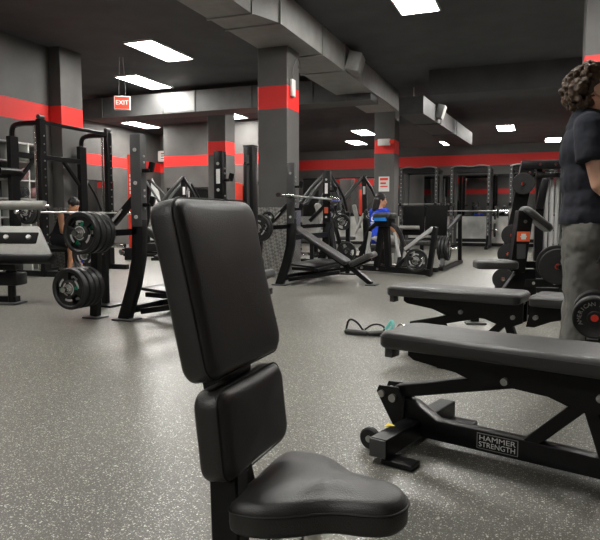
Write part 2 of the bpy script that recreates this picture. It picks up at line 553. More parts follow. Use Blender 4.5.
# exit sign on two wires
ex = thing('exit_sign', 'small red exit sign hanging from the ceiling on wires', 'exit sign', (-7.02, 9.35, CZ), math.radians(30))
P(ex, 'hanger_wire', M().cyl((-0.03, 0, 0), (-0.06, 0, -0.68), 0.004, seg=6).cyl((0.03, 0, 0), (0.06, 0, -0.68), 0.004, seg=6), MSTL)
P(ex, 'housing', M().box((0, 0, -0.8), (0.28, 0.08, 0.24), bev=0.008), MWHT)
MEXIT = mat('lit_exit_face', (0.7, 0.04, 0.02), 0.4, emit=((1.0, 0.05, 0.02), 0.2), noise=0.02)
P(ex, 'face', M().box((0, -0.042, -0.8), (0.25, 0.006, 0.21)), MEXIT)
P(ex, 'lettering', M().text('EXIT', 0.11, FR((0, -0.047, -0.8), (1, 0, 0), (0, 0, 1))), MPAP, 'pale letters reading EXIT')

# white box with a wire on the centre column, notice and emergency light on the back column
tb = thing('sensor_box', 'white box with a looped wire on the centre column stripe', 'sensor', (-3.395, 8.42, 2.72))
P(tb, 'housing', M().box((0.02, 0, 0), (0.04, 0.13, 0.24), bev=0.01), MWHT)
P(tb, 'wire', M().tube([(0.02, 0, 0.12), (0.025, 0.0, 0.3), (0.03, 0.08, 0.42), (0.03, 0.2, 0.46), (0.03, 0.26, 0.38), (0.03, 0.22, 0.3), (0.03, 0.18, 0.36)], 0.006, 6, 2), MGRY)
nt_ = thing('notice', 'white paper notice with red heading on the back column', 'notice', (-3.6, 14.94, 1.4))
P(nt_, 'sheet', M().box((0, 0, 0.28), (0.26, 0.01, 0.36)), MPAP)
P(nt_, 'print', M().box((0, -0.007, 0.4), (0.2, 0.004, 0.06)).box((-0.02, -0.007, 0.3), (0.14, 0.004, 0.04)).box((0.0, -0.007, 0.22), (0.18, 0.004, 0.03)), MRED)
el = thing('emergency_light', 'white emergency light box on the back column stripe', 'light', (-3.6, 14.94, 2.68))
P(el, 'housing', M().box((0, -0.04, 0), (0.3, 0.08, 0.16), bev=0.012), MWHT)
P(el, 'lamp_head', M().cyl((0.2, -0.04, 0.0), (0.2, -0.12, 0.0), 0.05), MRED)


# ================================================================ FRONT SEAT (utility bench)
def smoothpad(mb, poly, t, crown, mt, rings=5):
    """upholstered cushion: outline poly (local XY), thickness t, rounded edge and crowned top"""
    n = len(poly)
    cx = sum(p[0] for p in poly) / n
    cy = sum(p[1] for p in poly) / n
    R = min(t * 0.45, 0.03)
    prof = [(0.0, -t)] + []
    lay = []
    for k in range(rings + 1):                                     # bottom edge rounding
        a = PI / 2 * k / rings
        lay.append((R * 0.5 * (1 - math.sin(a)), -t + R * 0.5 * (1 - math.cos(a))))
    for k in range(rings + 1):                                     # top edge rounding
        a = PI / 2 * k / rings
        lay.append((R * (1 - math.cos(a)), -R + R * math.sin(a)))
    rs = []
    for ins, z in lay:
        ring = []
        for x, y in poly:
            d = math.hypot(x - cx, y - cy)
            f = max(0.05, (d - ins) / d)
            ring.append(mb.bm.verts.new(mt @ V((cx + (x - cx) * f, cy + (y - cy) * f, z))))
        rs.append(ring)
    last = lay[-1]
    for f2 in (0.8, 0.6, 0.4, 0.2):
        ring = []
        for x, y in poly:
            d = math.hypot(x - cx, y - cy)
            f = max(0.05, (d - last[0]) / d) * f2
            ring.append(mb.bm.verts.new(mt @ V((cx + (x - cx) * f, cy + (y - cy) * f, crown * (1 - f2 * f2)))))
        rs.append(ring)
    for a, b in zip(rs, rs[1:]):
        for k in range(n):
            mb.bm.faces.new((a[k], a[(k + 1) % n], b[(k + 1) % n], b[k]))
    mb.bm.faces.new(rs[0][::-1])
    mb.bm.faces.new(rs[-1])
    return mb


def roundrect(w, h, r, seg=6):
    out = []
    for cx, cy, a0 in ((w / 2 - r, h / 2 - r, 0), (-w / 2 + r, h / 2 - r, 90), (-w / 2 + r, -h / 2 + r, 180), (w / 2 - r, -h / 2 + r, 270)):
        for k in range(seg + 1):
            a = math.radians(a0 + 90 * k / seg)
            out.append((cx + r * math.cos(a), cy + r * math.sin(a)))
    # extra points along the straight runs
    res = []
    for p, q in zip(out, out[1:] + out[:1]):
        L = math.hypot(q[0] - p[0], q[1] - p[1])
        m = max(1, int(L / 0.04))
        for j in range(m):
            res.append((p[0] + (q[0] - p[0]) * j / m, p[1] + (q[1] - p[1]) * j / m))
    return res


def catmull(pts, n=6):
    out = []
    L = len(pts)
    for i in range(L):
        p0, p1, p2, p3 = (V((*pts[(i + k - 1) % L], 0)) for k in range(4))
        for j in range(n):
            t = j / n
            q = 0.5 * ((2 * p1) + (-p0 + p2) * t + (2 * p0 - 5 * p1 + 4 * p2 - p3) * t * t + (-p0 + 3 * p1 - 3 * p2 + p3) * t ** 3)
            out.append((q.x, q.y))
    return out


fs = thing('shoulder_press_bench', 'black upholstered seat with two tilted back pads, nearest the camera', 'exercise bench', (-0.46, 1.03, 0))
# back pads in the tilted plane through (-.112, .906) and (-.005, .45): local X across (+Y), Y up the back
tl = V((-0.112, 0, 0.906)) - V((-0.008, 0, 0.45))
tl.normalize()


def backframe(z):
    x = -0.098 + (0.906 - z) * (0.104 / 0.456)
    return FR((x, 0, z), (0, 1, 0), tl)                            # Z axis = forward (+X-ish)


lowframe = FR((-0.016, -0.004, 0.508), (0, 1, 0), (-0.05, 0, 0.46))
P(fs, 'upper_back_pad', smoothpad(M(), roundrect(0.305, 0.318, 0.032), 0.062, 0.004, backframe(0.762)), MVIN, sharp=60)
P(fs, 'lower_back_pad', smoothpad(M(), roundrect(0.272, 0.160, 0.03), 0.062, 0.005, lowframe), MVIN, sharp=60)
# piped seam round each pad, sub-part of the pad
for o, w, h, mt in ((fs.children[0], 0.305, 0.318, backframe(0.762)), (fs.children[1], 0.272, 0.160, lowframe)):
    pts = [mt @ V((x * 0.985, y * 0.985, -0.014)) for x, y in roundrect(w + 0.003, h + 0.003, 0.034)]
    P(o, 'piping', M().tube(pts + pts[:1], 0.0016, 6), MSEAM)
seat = catmull([(0.0, -0.115), (-0.005, 0.0), (0.0, 0.115), (0.045, 0.138), (0.10, 0.130), (0.17, 0.080), (0.24, 0.056), (0.272, 0.04), (0.286, 0.0), (0.272, -0.04), (0.24, -0.058), (0.17, -0.074), (0.10, -0.115), (0.045, -0.133)], 5)
_seat = smoothpad(M(), seat, 0.062, 0.018, FR((-0.026, 0, 0.403), (1, 0, 0), (0, 1, 0)))
_nv = len(seat)
_seat.bm.verts.ensure_lookup_table()
for _ in range(14):
    bmesh.ops.smooth_vert(_seat.bm, verts=_seat.bm.verts[_nv * 12:], factor=0.5, use_axis_x=False, use_axis_y=False, use_axis_z=True)
st = P(fs, 'seat', _seat, MVIN, sharp=60)
pts = [(x * 1.002 - 0.026, y * 1.006, 0.382) for x, y in seat]
P(st, 'piping', M().tube(pts + pts[:1], 0.0022, 6), MSEAM)
up = M()
bf = lambda z, d: tuple(backframe(z) @ V((0, 0, d)))
up.bar(bf(0.80, -0.085), bf(0.34, -0.085), 0.05, 0.04)
P(fs, 'back_upright', up, MBLK)
P(fs, 'pad_bracket', M().box(bf(0.585, -0.05), (0.03, 0.09, 0.05), bev=0.004), MBLK)
P(fs, 'pad_bracket', M().box(bf(0.46, -0.055), (0.05, 0.1, 0.03), bev=0.004), MBLK)
P(fs, 'seat_bracket', M().bar((-0.05, 0, 0.36), (0.03, 0, 0.345), 0.08, 0.03), MBLK)
P(fs, 'rear_post', M().bar((-0.04, -0.09, 0.45), (-0.03, -0.09, 0.05), 0.055, 0.045).bar((-0.07, -0.0, 0.42), (-0.04, -0.09, 0.44), 0.05, 0.045), MBLK)
P(fs, 'seat_post', M().cyl((0.08, 0, 0.08), (0.08, 0, 0.33), 0.022).cyl((0.02, -0.03, 0.06), (0.02, -0.03, 0.33), 0.014), MCHR, 'chrome seat post')
P(fs, 'base_rail', M().bar((-0.14, -0.02, 0.055), (0.32, 0, 0.055), 0.07, 0.05), MBLK)
for x in (-0.12, 0.3):
    P(fs, 'foot_bar', M().bar((x, -0.24, 0.025), (x, 0.24, 0.025), 0.06, 0.05), MBLK)


# ================================================================ ADJUSTABLE BENCHES
PADZ = 0.445


def make_bench(label, loc, rot):
    t = thing('adjustable_bench', label, 'exercise bench', loc, rot, 'flat adjustable benches')
    # back pad and seat pad; long axis +X, cushion top at PADZ
    bp = P(t, 'back_pad', smoothpad(M(), [(x + 0.385, y) for x, y in roundrect(0.83, 0.29, 0.04)], 0.062, 0.004, FR((0, 0, PADZ), (1, 0, 0), (0, 1, 0))), MVIN, sharp=60)
    sp = P(t, 'seat_pad', smoothpad(M(), [(x + 0.985, y) for x, y in roundrect(0.28, 0.29, 0.04)], 0.062, 0.004, FR((0, 0, PADZ), (1, 0, 0), (0, 1, 0))), MVIN, sharp=60)
    for o, cx, w in ((bp, 0.385, 0.83), (sp, 0.985, 0.28)):
        pts = [(x + cx, y, PADZ - 0.02) for x, y in roundrect(w + 0.003, 0.293, 0.04)]
        P(o, 'piping', M().tube(pts + pts[:1], 0.0015, 6), MSEAM)
    sidep = [(0.055, 0.39), (0.055, 0.345), (0.08, 0.33), (0.25, 0.308), (0.34, 0.276), (0.43, 0.285), (0.58, 0.275), (0.64, 0.255), (0.72, 0.235), (0.80, 0.27), (0.80, 0.39)]
    fr = M()
    for y in (-0.045, 0.045):
        fr.prism(sidep, 0.008, FR((0, y, 0), (1, 0, 0), (0, 0, 1)))
    fr.box((0.42, 0, 0.378), (0.74, 0.1, 0.012))
    P(t, 'pad_frame', fr, MBLK)
    P(t, 'seat_frame', M().prism([(0.86, 0.39), (0.83, 0.32), (0.815, 0.25), (0.86, 0.25), (0.95, 0.29), (1.1, 0.33), (1.1, 0.39)], 0.07, FR((0, 0, 0), (1, 0, 0), (0, 0, 1))), MBLK)
    for x, z in ((0.435, 0.305), (0.745, 0.3), (0.87, 0.31)):
        P(t, 'bolt', M().cyl((x, -0.066, z), (x, 0.066, z), 0.013).cyl((x, -0.07, z), (x, 0.07, z), 0.006, seg=8), MSTL, 'round steel bolt head')
    sc = 0.95
    P(t, 'incline_strut', M().bar((-0.01, 0, 0.185), (0.45, 0, 0.30), 0.045, 0.05), MBLK)
    hp = M()
    for y in (-0.04, 0.04):
        hp.prism([(-0.085, 0.18), (-0.075, 0.205), (0.01, 0.21), (0.04, 0.16), (0.035, 0.06), (0.0, 0.04), (-0.05, 0.12)], 0.008, FR((0, y, 0), (1, 0, 0), (0, 0, 1)))
    P(t, 'hinge_plate', hp, MBLK)
    P(t, 'hinge_pin', M().cyl((-0.06, -0.055, 0.175), (-0.06, 0.055, 0.175), 0.014).cyl((-0.01, -0.056, 0.165), (-0.01, 0.056, 0.165), 0.016), MSTL, 'bright steel hinge pins')
    sp_ = M()
    sp_.prism([(0.02, 0.165), (0.07, 0.16), (0.17, 0.102), (0.56, 0.098), (1.04, 0.085), (1.04, 0.02), (0.1, 0.025), (0.03, 0.05)], 0.055, FR((0, 0, 0), (1, 0, 0), (0, 0, 1)), 0.004)
    P(t, 'spine', sp_, MBLK)
    P(t, 'lettering_plate', M().box((0.405, -0.0285, 0.064), (0.15, 0.002, 0.058)), MGRYTXT, 'thin grey outline plate')
    P(t, 'lettering_ground', M().box((0.405, -0.0296, 0.064), (0.145, 0.002, 0.053)), MBLK)
    tx = M()
    for s_, z in (('HAMMER', 0.076), ('STRENGTH', 0.052)):
        b = M().text(s_, 0.027, Matrix.Identity(4), 0.0)
        xs = [v.co.x for v in b.bm.verts]
        b.bm.free()
        k = 0.132 / (max(xs) - min(xs))
        tx.text(s_, 0.027, FR((0.405, -0.0312, z), (1, 0, 0), (0, 0, 1)) @ Matrix.Diagonal((k, 1, 1, 1)), 0.0004)
    P(t, 'lettering', tx, MPAP, 'pale block letters on the spine')
    P(t, 'support_post', M().bar((0.51, 0, 0.085), (0.70, 0, 0.275), 0.05, 0.045).bar((0.70, 0, 0.275), (0.77, 0, 0.07), 0.05, 0.045), MBLK)
    P(t, 'cross_foot', M().bar((0.07, -0.30, 0.055), (0.07, 0.30, 0.055), 0.07, 0.07), MBLK)
    P(t, 'seat_foot', M().bar((1.02, -0.2, 0.045), (1.02, 0.2, 0.045), 0.06, 0.07), MBLK)
    for y in (-0.27, 0.27):
        P(t, 'foot_pad', M().box((0.145, y, 0.012), (0.12, 0.07, 0.02), bev=0.004), MBLK)
        P(t, 'end_cap', M().box((0.07, y * 1.12, 0.055), (0.066, 0.008, 0.066), bev=0.003), MGRY)
    for y in (-0.2, 0.2):
        w = P(t, 'wheel', M().lathe([(0.012, -0.013), (0.036, -0.013), (0.042, -0.008), (0.042, 0.008), (0.036, 0.013), (0.012, 0.013)], FR((-0.02, y, 0.044), (1, 0, 0), (0, 0, 1)), 24), MRUB)
        P(w, 'wheel_hub', M().cyl((-0.02, y - 0.016, 0.044), (-0.02, y + 0.016, 0.044), 0.013), MSTL)
    P(t, 'warning_sticker', M().prism([(-0.022, -0.014), (0.022, -0.014), (0, 0.022)], 0.001, FR((0.035, -0.15, 0.0915), (0.2, -1, 0), (1, 0.2, 0))), MYEL, 'yellow warning triangle')
    P(t, 'end_block', M().box((0.0, -0.075, 0.362), (0.035, 0.06, 0.045), bev=0.004), MGRY)
    return t


b1 = make_bench('nearest flat black bench with lettered spine and small transport wheel', (-0.505, 2.42, 0), math.radians(-16))
b2 = dup(b1, 'farther flat black bench behind the nearest one, its seat reaching the man', (-0.85, 3.98, 0), math.radians(-13))
for ch in b2.children:
    if ch.name.split('.')[0] in ('hinge_plate', 'hinge_pin', 'wheel', 'warning_sticker', 'foot_pad', 'end_cap') or ch.name.startswith('cross_foot'):
        ch.location.x += 0.3
    if ch.name.startswith('incline_strut'):
        ch.location.x += 0.1

# ================================================================ PLATES AND BARS
PLATES = {}


def plate_mesh(R, t, key):
    if key in PLATES:
        return PLATES[key]
    m = M()
    seg = 48
    if key.startswith('grip'):
        rad = [(0.026, 0.5), (R * 0.34, 0.5), (R * 0.42, 0.34), (R * 0.80, 0.34), (R * 0.86, 0.5), (R * 0.97, 0.5), (R, 0.36)]
        fr = [[m.bm.verts.new((r * math.cos(2 * PI * k / seg), -z * t, r * math.sin(2 * PI * k / seg))) for k in range(seg)] for r, z in rad]
        bk = [[m.bm.verts.new((r * math.cos(2 * PI * k / seg), z * t, r * math.sin(2 * PI * k / seg))) for k in range(seg)] for r, z in rad]
        slot = lambda k: (k % (seg // 3)) < 7
        f = m.bm.faces.new
        for k in range(seg):
            k1 = (k + 1) % seg
            for i in range(len(rad) - 1):
                if i == 2 and slot(k):
                    f((fr[2][k], fr[2][k1], bk[2][k1], bk[2][k]))
                    f((fr[3][k], fr[3][k1], bk[3][k1], bk[3][k]))
                    if not slot(k - 1):
                        f((fr[2][k], fr[3][k], bk[3][k], bk[2][k]))
                    if not slot(k + 1):
                        f((fr[2][k1], fr[3][k1], bk[3][k1], bk[2][k1]))
                    continue
                f((fr[i][k], fr[i][k1], fr[i + 1][k1], fr[i + 1][k]))
                f((bk[i][k], bk[i][k1], bk[i + 1][k1], bk[i + 1][k]))
            f((fr[-1][k], fr[-1][k1], bk[-1][k1], bk[-1][k]))
            f((fr[0][k], fr[0][k1], bk[0][k1], bk[0][k]))
    else:
        m.lathe([(0.026, -t / 2), (R * 0.3, -t / 2), (R * 0.34, -t * 0.42), (R * 0.82, -t * 0.42), (R * 0.87, -t / 2), (R * 0.96, -t / 2), (R, -t * 0.4),
                 (R, t * 0.4), (R * 0.96, t / 2), (R * 0.26, t / 2), (0.026, t / 2)], FR((0, 0, 0), (1, 0, 0), (0, 0, 1)), seg)
    PLATES[key] = m.mesh('plate', MRUB, 30)
    return PLATES[key]


def arcband(m, r0, r1, a0, a1, y, n=10):
    pts = [(r0 * math.cos(math.radians(a0 + (a1 - a0) * k / n)), r0 * math.sin(math.radians(a0 + (a1 - a0) * k / n))) for k in range(n + 1)]
    pts += [(r1 * math.cos(math.radians(a1 + (a0 - a1) * k / n)), r1 * math.sin(math.radians(a1 + (a0 - a1) * k / n))) for k in range(n + 1)]
    m.prism(pts, 0.001, FR((0, y, 0), (1, 0, 0), (0, 0, 1)))
    return m


PK = {}


def ringtext(m, body, r, size, y, a0, step):
    """letters round a circle in the XZ plane, read from -Y, clockwise from angle a0 (degrees)"""
    for i, ch in enumerate(body):
        if ch == ' ':
            continue
        a = math.radians(a0 - step * i)
        o = (r * math.cos(a), y, r * math.sin(a))
        m.text(ch, size, FR(o, (math.sin(a), 0, -math.cos(a)), (math.cos(a), 0, math.sin(a))), 0.0004)
    return m


def grip_plate(label, loc, rot=0, spin=0.0, R=0.17, t=0.042, ins=MGRN, group=None, detail=True, hubm=MSTL):
    """rubber plate with three grip slots; axis is local Y, face at -Y"""
    key = 'grip%.3f' % R
    o = P(None, 'weight_plate', plate_mesh(R, t, key), None)
    o.location = loc
    o.rotation_euler = (0, spin, rot)
    tag(o, label, 'weight plate', group)
    if not detail:
        return o
    k = (key, ins.name if ins else '')
    if k not in PK:
        hub = M().lathe([(0.026, -t * 0.53), (0.04, -t * 0.53), (0.04, t * 0.53), (0.026, t * 0.53)], FR((0, 0, 0), (1, 0, 0), (0, 0, 1)), 24).mesh('hub', hubm)
        let = M()
        for a in (20, 140, 260):
            let_a = a + 65
            arcband(let, R * 0.50, R * 0.60, let_a, let_a + 44, -t * 0.36)
            arcband(let, R * 0.50, R * 0.60, let_a + 180 - 12, let_a + 180 + 6, t * 0.345)
        arcband(let, R * 0.27, R * 0.33, 20, 160, -t * 0.505)
        arcband(let, R * 0.27, R * 0.33, 200, 340, -t * 0.505)
        let = let.mesh('lettering', MSIL)
        insm = None
        if ins:
            insm = [arcband(M(), R * 0.36, R * 0.56, a - 2, a + 18, -t * 0.46, 4).mesh('insert', ins) for a in (80, 260)]
        PK[k] = (hub, let, insm)
    hub, let, insm = PK[k]
    P(o, 'hub', hub, None, 'steel centre ring')
    P(o, 'lettering', let, None, 'worn pale lettering')
    for im in insm or ():
        P(o, 'colour_insert', im, None, '%s insert' % ('green' if ins is MGRN else 'blue'))
    return o


def disc_plate(label, loc, rot, R=0.115, t=0.035, group=None, spin=0.0):
    """black rubber disc with a red centre and ring lettering"""
    key = 'disc%.3f' % R
    o = P(None, 'weight_plate', plate_mesh(R, t, key), None)
    o.location = loc
    o.rotation_euler = (0, spin, rot)
    tag(o, label, 'weight plate', group)
    if key not in PK:
        PK[key] = (M().lathe([(0.002, -t * 0.56), (R * 0.16, -t * 0.56), (R * 0.16, t * 0.5), (0.002, t * 0.5)], FR((0, 0, 0), (1, 0, 0), (0, 0, 1)), 24).mesh('centre', MRED),
                   ringtext(M(), 'AMERICAN BARBELL', R * 0.66, R * 0.27, -t * 0.43, 205, 15.5).mesh('lettering', MGRYTXT))
    P(o, 'centre_cap', PK[key][0], None, 'red centre cap')
    P(o, 'lettering', PK[key][1], None, 'grey ring lettering')
    return o


def barbell(label, p, q, group=None, sleeve=0.4):
    p, q = V(p), V(q)
    d = (q - p)
    L = d.length
    t = thing('barbell', label, 'barbell', p, (0, 0, math.atan2(d.y, d.x)), group)
    P(t, 'shaft', M().cyl((sleeve, 0, 0), (L - sleeve, 0, 0), 0.014), MSTL)
    for a, b in ((0, sleeve), (L - sleeve, L)):
        c = b if a == 0 else a
        P(t, 'sleeve', M().cyl((a, 0, 0), (b, 0, 0), 0.028).cyl((c - 0.015, 0, 0), (c + 0.015, 0, 0), 0.037), MCHR)
    return t


# ================================================================ OLYMPIC BENCH STATIONS
def olympic_bench(label, loc, sp=1.41, py=0.5, near_mat=MGRY):
    t = thing('olympic_bench', label, 'bench press station', loc, 0, 'bench press stations with uprights')
    for y, m in ((0, near_mat), (sp, MBLK)):
        u = P(t, 'upright', M().box((0, y, 1.18), (0.105, 0.085, 0.76), bev=0.006), m, 'grey upper post' if m is MGRY else None)
        bl = M()
        for z in (0.88, 1.16, 1.43):
            bl.cyl((0.0, y - 0.051, z), (0.0, y + 0.051, z), 0.016, seg=10)
        for z in (0.95, 1.05, 1.1, 1.25, 1.33, 1.38):
            bl.cyl((0.053, y, z), (0.06, y, z), 0.009, seg=8)
        P(u, 'bolt_pattern', bl, MSIL)
        P(t, 'leg', M().prism([(-0.055, 0.86), (0.055, 0.86), (0.055, 0.72), (0.04, 0.52), (-0.01, 0.30), (-0.11, 0.015), (-0.22, 0.015), (-0.12, 0.30), (-0.065, 0.52), (-0.055, 0.72)], 0.075, FR((0, y, 0), (1, 0, 0), (0, 0, 1)), 0.004), MBLK)
        P(t, 'foot_plate', M().box((-0.15, y, 0.01), (0.2, 0.16, 0.015), bev=0.004), MGRY)
        for z in (0.98, 1.26):
            P(t, 'bar_hook', M().bar((0.03, y, z), (0.12, y, z + 0.0), 0.05, 0.03).bar((0.12, y, z - 0.01), (0.14, y, z + 0.07), 0.05, 0.025), MBLK)
        # plate storage leg behind the upright
        P(t, 'storage_post', M().bar((-0.44, y, 0.80), (-0.48, y, 0.02), 0.07, 0.07).bar((-0.5, y, 0.73), (0, y, 0.76), 0.075, 0.055), MBLK)
        P(t, 'foot_plate', M().box((-0.48, y, 0.01), (0.16, 0.16, 0.015), bev=0.004), MGRY)
        d = -1 if y == 0 else 1
        for x, z in ((-0.34, 0.75), (-0.47, 0.29)):
            P(t, 'storage_peg', M().cyl((x, y, z), (x, y + d * 0.40, z), 0.024), MCHR)
        P(t, 'label_arm', M().bar((-0.03, y, 1.05), (-0.27, y, 0.82), 0.06, 0.05), MBLK)
        P(t, 'label_plate', M().box((-0.2, y + d * 0.045, 0.885), (0.02, 0.005, 0.12), (0, 0.8, 0)).box((-0.235, y + d * 0.045, 0.85), (0.07, 0.004, 0.012), (0, -0.77, 0)).box((-0.165, y + d * 0.045, 0.92), (0.07, 0.004, 0.012), (0, -0.77, 0)), MSIL, 'worn silver printed plate')
    P(t, 'label', M().box((0.0, sp - 0.04, 1.30), (0.045, 0.006, 0.15)), MPAP, 'white strip label')
    P(t, 'label', M().box((0.0, sp - 0.04, 0.98), (0.06, 0.006, 0.09)), MORG, 'orange square label')
    P(t, 'rear_beam', M().bar((-0.01, 0, 0.62), (-0.01, sp, 0.62), 0.07, 0.07).bar((-0.13, 0, 0.09), (-0.13, sp, 0.09), 0.06, 0.06), MBLK)
    P(t, 'spotter_platform', M().prism([(0.03, 0.30), (0.38, 0.27), (0.38, 0.295), (0.03, 0.325)], sp - 0.2, FR((-0.1, sp / 2, -0.05), (1, 0, 0), (0, 0, 1)), 0.003), MBLK)
    P(t, 'platform_frame', M().bar((-0.05, 0.15, 0.21), (0.3, 0.15, 0.2), 0.05, 0.04).bar((-0.1, 0.15, 0.06), (0.6, 0.15, 0.18), 0.06, 0.05).bar((0.3, 0.1, 0.2), (0.3, sp - 0.1, 0.2), 0.05, 0.04), MBLK)
    a, b = V((-0.20, py, 0.80)), V((0.62, py, 0.30))
    dirn = (b - a).normalized()
    P(t, 'back_pad', smoothpad(M(), roundrect((b - a).length, 0.28, 0.04), 0.06, 0.004, FR((a + b) / 2, dirn, (0, 1, 0))), MVIN, sharp=60)
    a2, b2_ = V((0.64, py, 0.29)), V((0.95, py, 0.44))
    P(t, 'seat_pad', smoothpad(M(), roundrect((b2_ - a2).length, 0.3, 0.05), 0.07, 0.006, FR((a2 + b2_) / 2, b2_ - a2, (0, 1, 0))), MVIN, sharp=60)
    P(t, 'pad_rail', M().bar(a + V((0.1, 0, -0.12)), b + V((0, 0, -0.09)), 0.06, 0.06).bar((0.62, py, 0.2), (0.92, py, 0.34), 0.06, 0.05), MBLK)
    P(t, 'front_leg', M().bar((0.6, py, 0.25), (0.95, py - 0.1, 0.02), 0.06, 0.06), MBLK)
    P(t, 'foot_plate', M().box((0.96, py - 0.1, 0.01), (0.14, 0.2, 0.015), bev=0.004), MGRY)
    P(t, 'base_rail', M().bar((-0.1, py, 0.09), (0.65, py, 0.2), 0.06, 0.06), MBLK)
    return t


R1 = (-3.13, 4.36, 0)
R2 = (-2.97, 7.36, 0)
olympic_bench('bench press station holding the green-marked plates, left of the front seat', R1)
o2 = olympic_bench('bench press station with a barbell across its posts before the centre column', R2)
barbell('bare steel barbell racked across the posts before the centre column', (-2.89, 6.74, 1.14), (-2.89, 9.06, 1.14))
# plates on the left station
GP = 'grip plates stored on the left bench station'
for k, (n, sp_) in enumerate((('front', 0.3), ('second', 0.9), ('third', 0.2), ('rearmost', 0.5))):
    y = R1[1] - 0.31 + 0.062 * k + (0.01 if k else 0)
    grip_plate('black grip plate with green insert, %s on the upper storage peg left of the seat' % n, (R1[0] - 0.34, y, 0.75), 0, sp_, 0.172, 0.05, MGRN, GP, True)
    if k < 4:
        grip_plate('black grip plate with green inserts, %s on the lowest storage peg left of the seat' % n, (R1[0] - 0.47, y, 0.29), 0, sp_ + 1.1, 0.172, 0.05, MGRN, GP, True)
grip_plate('grip plate with blue inserts half hidden under the upper stack of green-marked plates', (-4.05, 4.78, 0.52), 0, 0.4, 0.15, 0.05, MBLU, GP)
wt = thing('weight_tree', 'small black peg stand behind the green-marked plates', 'weight tree', (-4.05, 5.05, 0))
P(wt, 'post', M().bar((0, 0, 0.02), (0, 0, 0.72), 0.06, 0.06), MBLK)
P(wt, 'foot_plate', M().box((0, 0, 0.01), (0.34, 0.3, 0.02), bev=0.004), MBLK)
P(wt, 'peg', M().cyl((0, 0, 0.52), (0, -0.3, 0.52), 0.022), MCHR)
P(wt, 'peg', M().cyl((0, 0, 0.6), (0.25, 0, 0.6), 0.022).cyl((0.2, 0, 0.54), (0.36, -0.2, 0.54), 0.022), MCHR)
grip_plate('plain black plate with pale rim hung behind the left bench station', (R1[0] - 0.34, R1[1] + 1.41 + 0.12, 0.55), 0.0, 0.3, 0.19, 0.05, None, GP)
grip_plate('outermost plain black plate behind the left bench station', (R1[0] - 0.47, R1[1] + 1.41 + 0.25, 0.29), 0.0, 0.1, 0.17, 0.05, None, GP)
# plates on the centre station
GC = 'plates stored on the centre bench station'
for k in range(2):
    grip_plate(('front' if k == 0 else 'rear') + ' black plate on the upper peg just right of the front back pad', (R2[0] - 0.34, R2[1] - 0.28 + 0.07 * k, 0.74), 0, 0.4 + k, 0.17, 0.05, None, GC)
    grip_plate(('front' if k == 0 else 'rear') + ' black plate on the low peg beside the front back pad', (R2[0] - 0.47, R2[1] - 0.28 + 0.07 * k, 0.29), 0, 0.1 + k, 0.17, 0.05, None, GC)
grip_plate('small black plate at the end of the arm before the diamond plate sleeve', (-3.27, 7.29, 0.86), 0, 0, 0.09, 0.035, None, GC)
grip_plate('small black plate hung right of the grey post under the barbell', (-2.8, 9.0, 0.80), 0, 0.3, 0.12, 0.04, None, GC)
grip_plate('black plate with pale ring low under the barbell, behind the sloping pad', (-2.72, 8.95, 0.36), 0, 0.6, 0.15, 0.04, None, GC)
pp = thing('plate_peg_stand', 'short black peg stand under the racked barbell', 'weight tree', (-2.76, 9.15, 0))
P(pp, 'post', M().bar((0, 0, 0.01), (0, 0, 0.95), 0.06, 0.06), MBLK)
P(pp, 'peg', M().cyl((-0.04, 0, 0.80), (-0.04, -0.22, 0.80), 0.02).cyl((0.04, 0, 0.36), (0.04, -0.25, 0.36), 0.02), MCHR)
P(pp, 'foot_plate', M().box((0, 0, 0.01), (0.3, 0.2, 0.02), bev=0.004), MBLK)

# plain black tower between the two stations
tw = thing('cable_tower', 'tall plain black tower just left of the centre column', 'cable machine', (-2.985, 6.2, 0))
P(tw, 'shroud', M().box((0, 0, 0.86), (0.115, 0.13, 1.56), bev=0.006), MBLK)
P(tw, 'top_cap', M().box((0, 0, 1.65), (0.12, 0.135, 0.02), bev=0.004), MGRY)
P(tw, 'slot_strip', M().box((0.0, -0.067, 1.1), (0.03, 0.006, 0.9)), MGRY)
P(tw, 'foot', M().box((0, 0, 0.04), (0.3, 0.5, 0.07), bev=0.008), MBLK)
P(tw, 'adjuster_knob', M().cyl((0.0, -0.065, 1.45), (0.0, -0.13, 1.45), 0.018), MCHR)

# ================================================================ SMITH MACHINE, LEFT
sm = thing('smith_machine', 'tall black smith machine with guide rods against the left wall', 'smith machine', (-7.1, 7.2, 0))
for y in (0.0, 1.5):
    P(sm, 'rear_post', M().bar((-0.3, y, 0), (-0.3, y, 2.08), 0.08, 0.16), MBLK)
    P(sm, 'front_post', M().bar((0.25, y, 0), (0.25, y, 2.3), 0.08, 0.12), MBLK)
    P(sm, 'top_arm', M().tube([(-0.3, y, 2.0), (-0.3, y, 2.2), (-0.2, y, 2.26), (0.25, y, 2.25)], 0.04, 8, 2), MBLK)
    P(sm, 'guide_rod', M().cyl((0.13, y, 0.06), (0.13, y, 2.22), 0.016), MCHR)
    P(sm, 'floor_rail', M().bar((-0.34, y, 0.04), (0.6, y, 0.04), 0.08, 0.08), MBLK)
    P(sm, 'pulley', M().cyl((0.25, y - 0.05, 2.33), (0.25, y + 0.05, 2.33), 0.035), MGRY)
    nb = M()
    for k in range(14):
        nb.cyl((0.302, y, 0.5 + 0.12 * k), (0.31, y, 0.5 + 0.12 * k), 0.012, seg=8)
    P(sm, 'peg_row', nb, MSTL)
P(sm, 'top_beam', M().bar((0.25, 0, 2.26), (0.25, 1.5, 2.26), 0.05, 0.05), MBLK)
P(sm, 'rear_beam', M().bar((-0.3, 0, 1.82), (-0.3, 1.5, 1.82), 0.07, 0.08), MBLK)
P(sm, 'brace', M().bar((-0.3, 0.45, 1.8), (-0.3, 0.05, 1.4), 0.05, 0.05), MBLK)
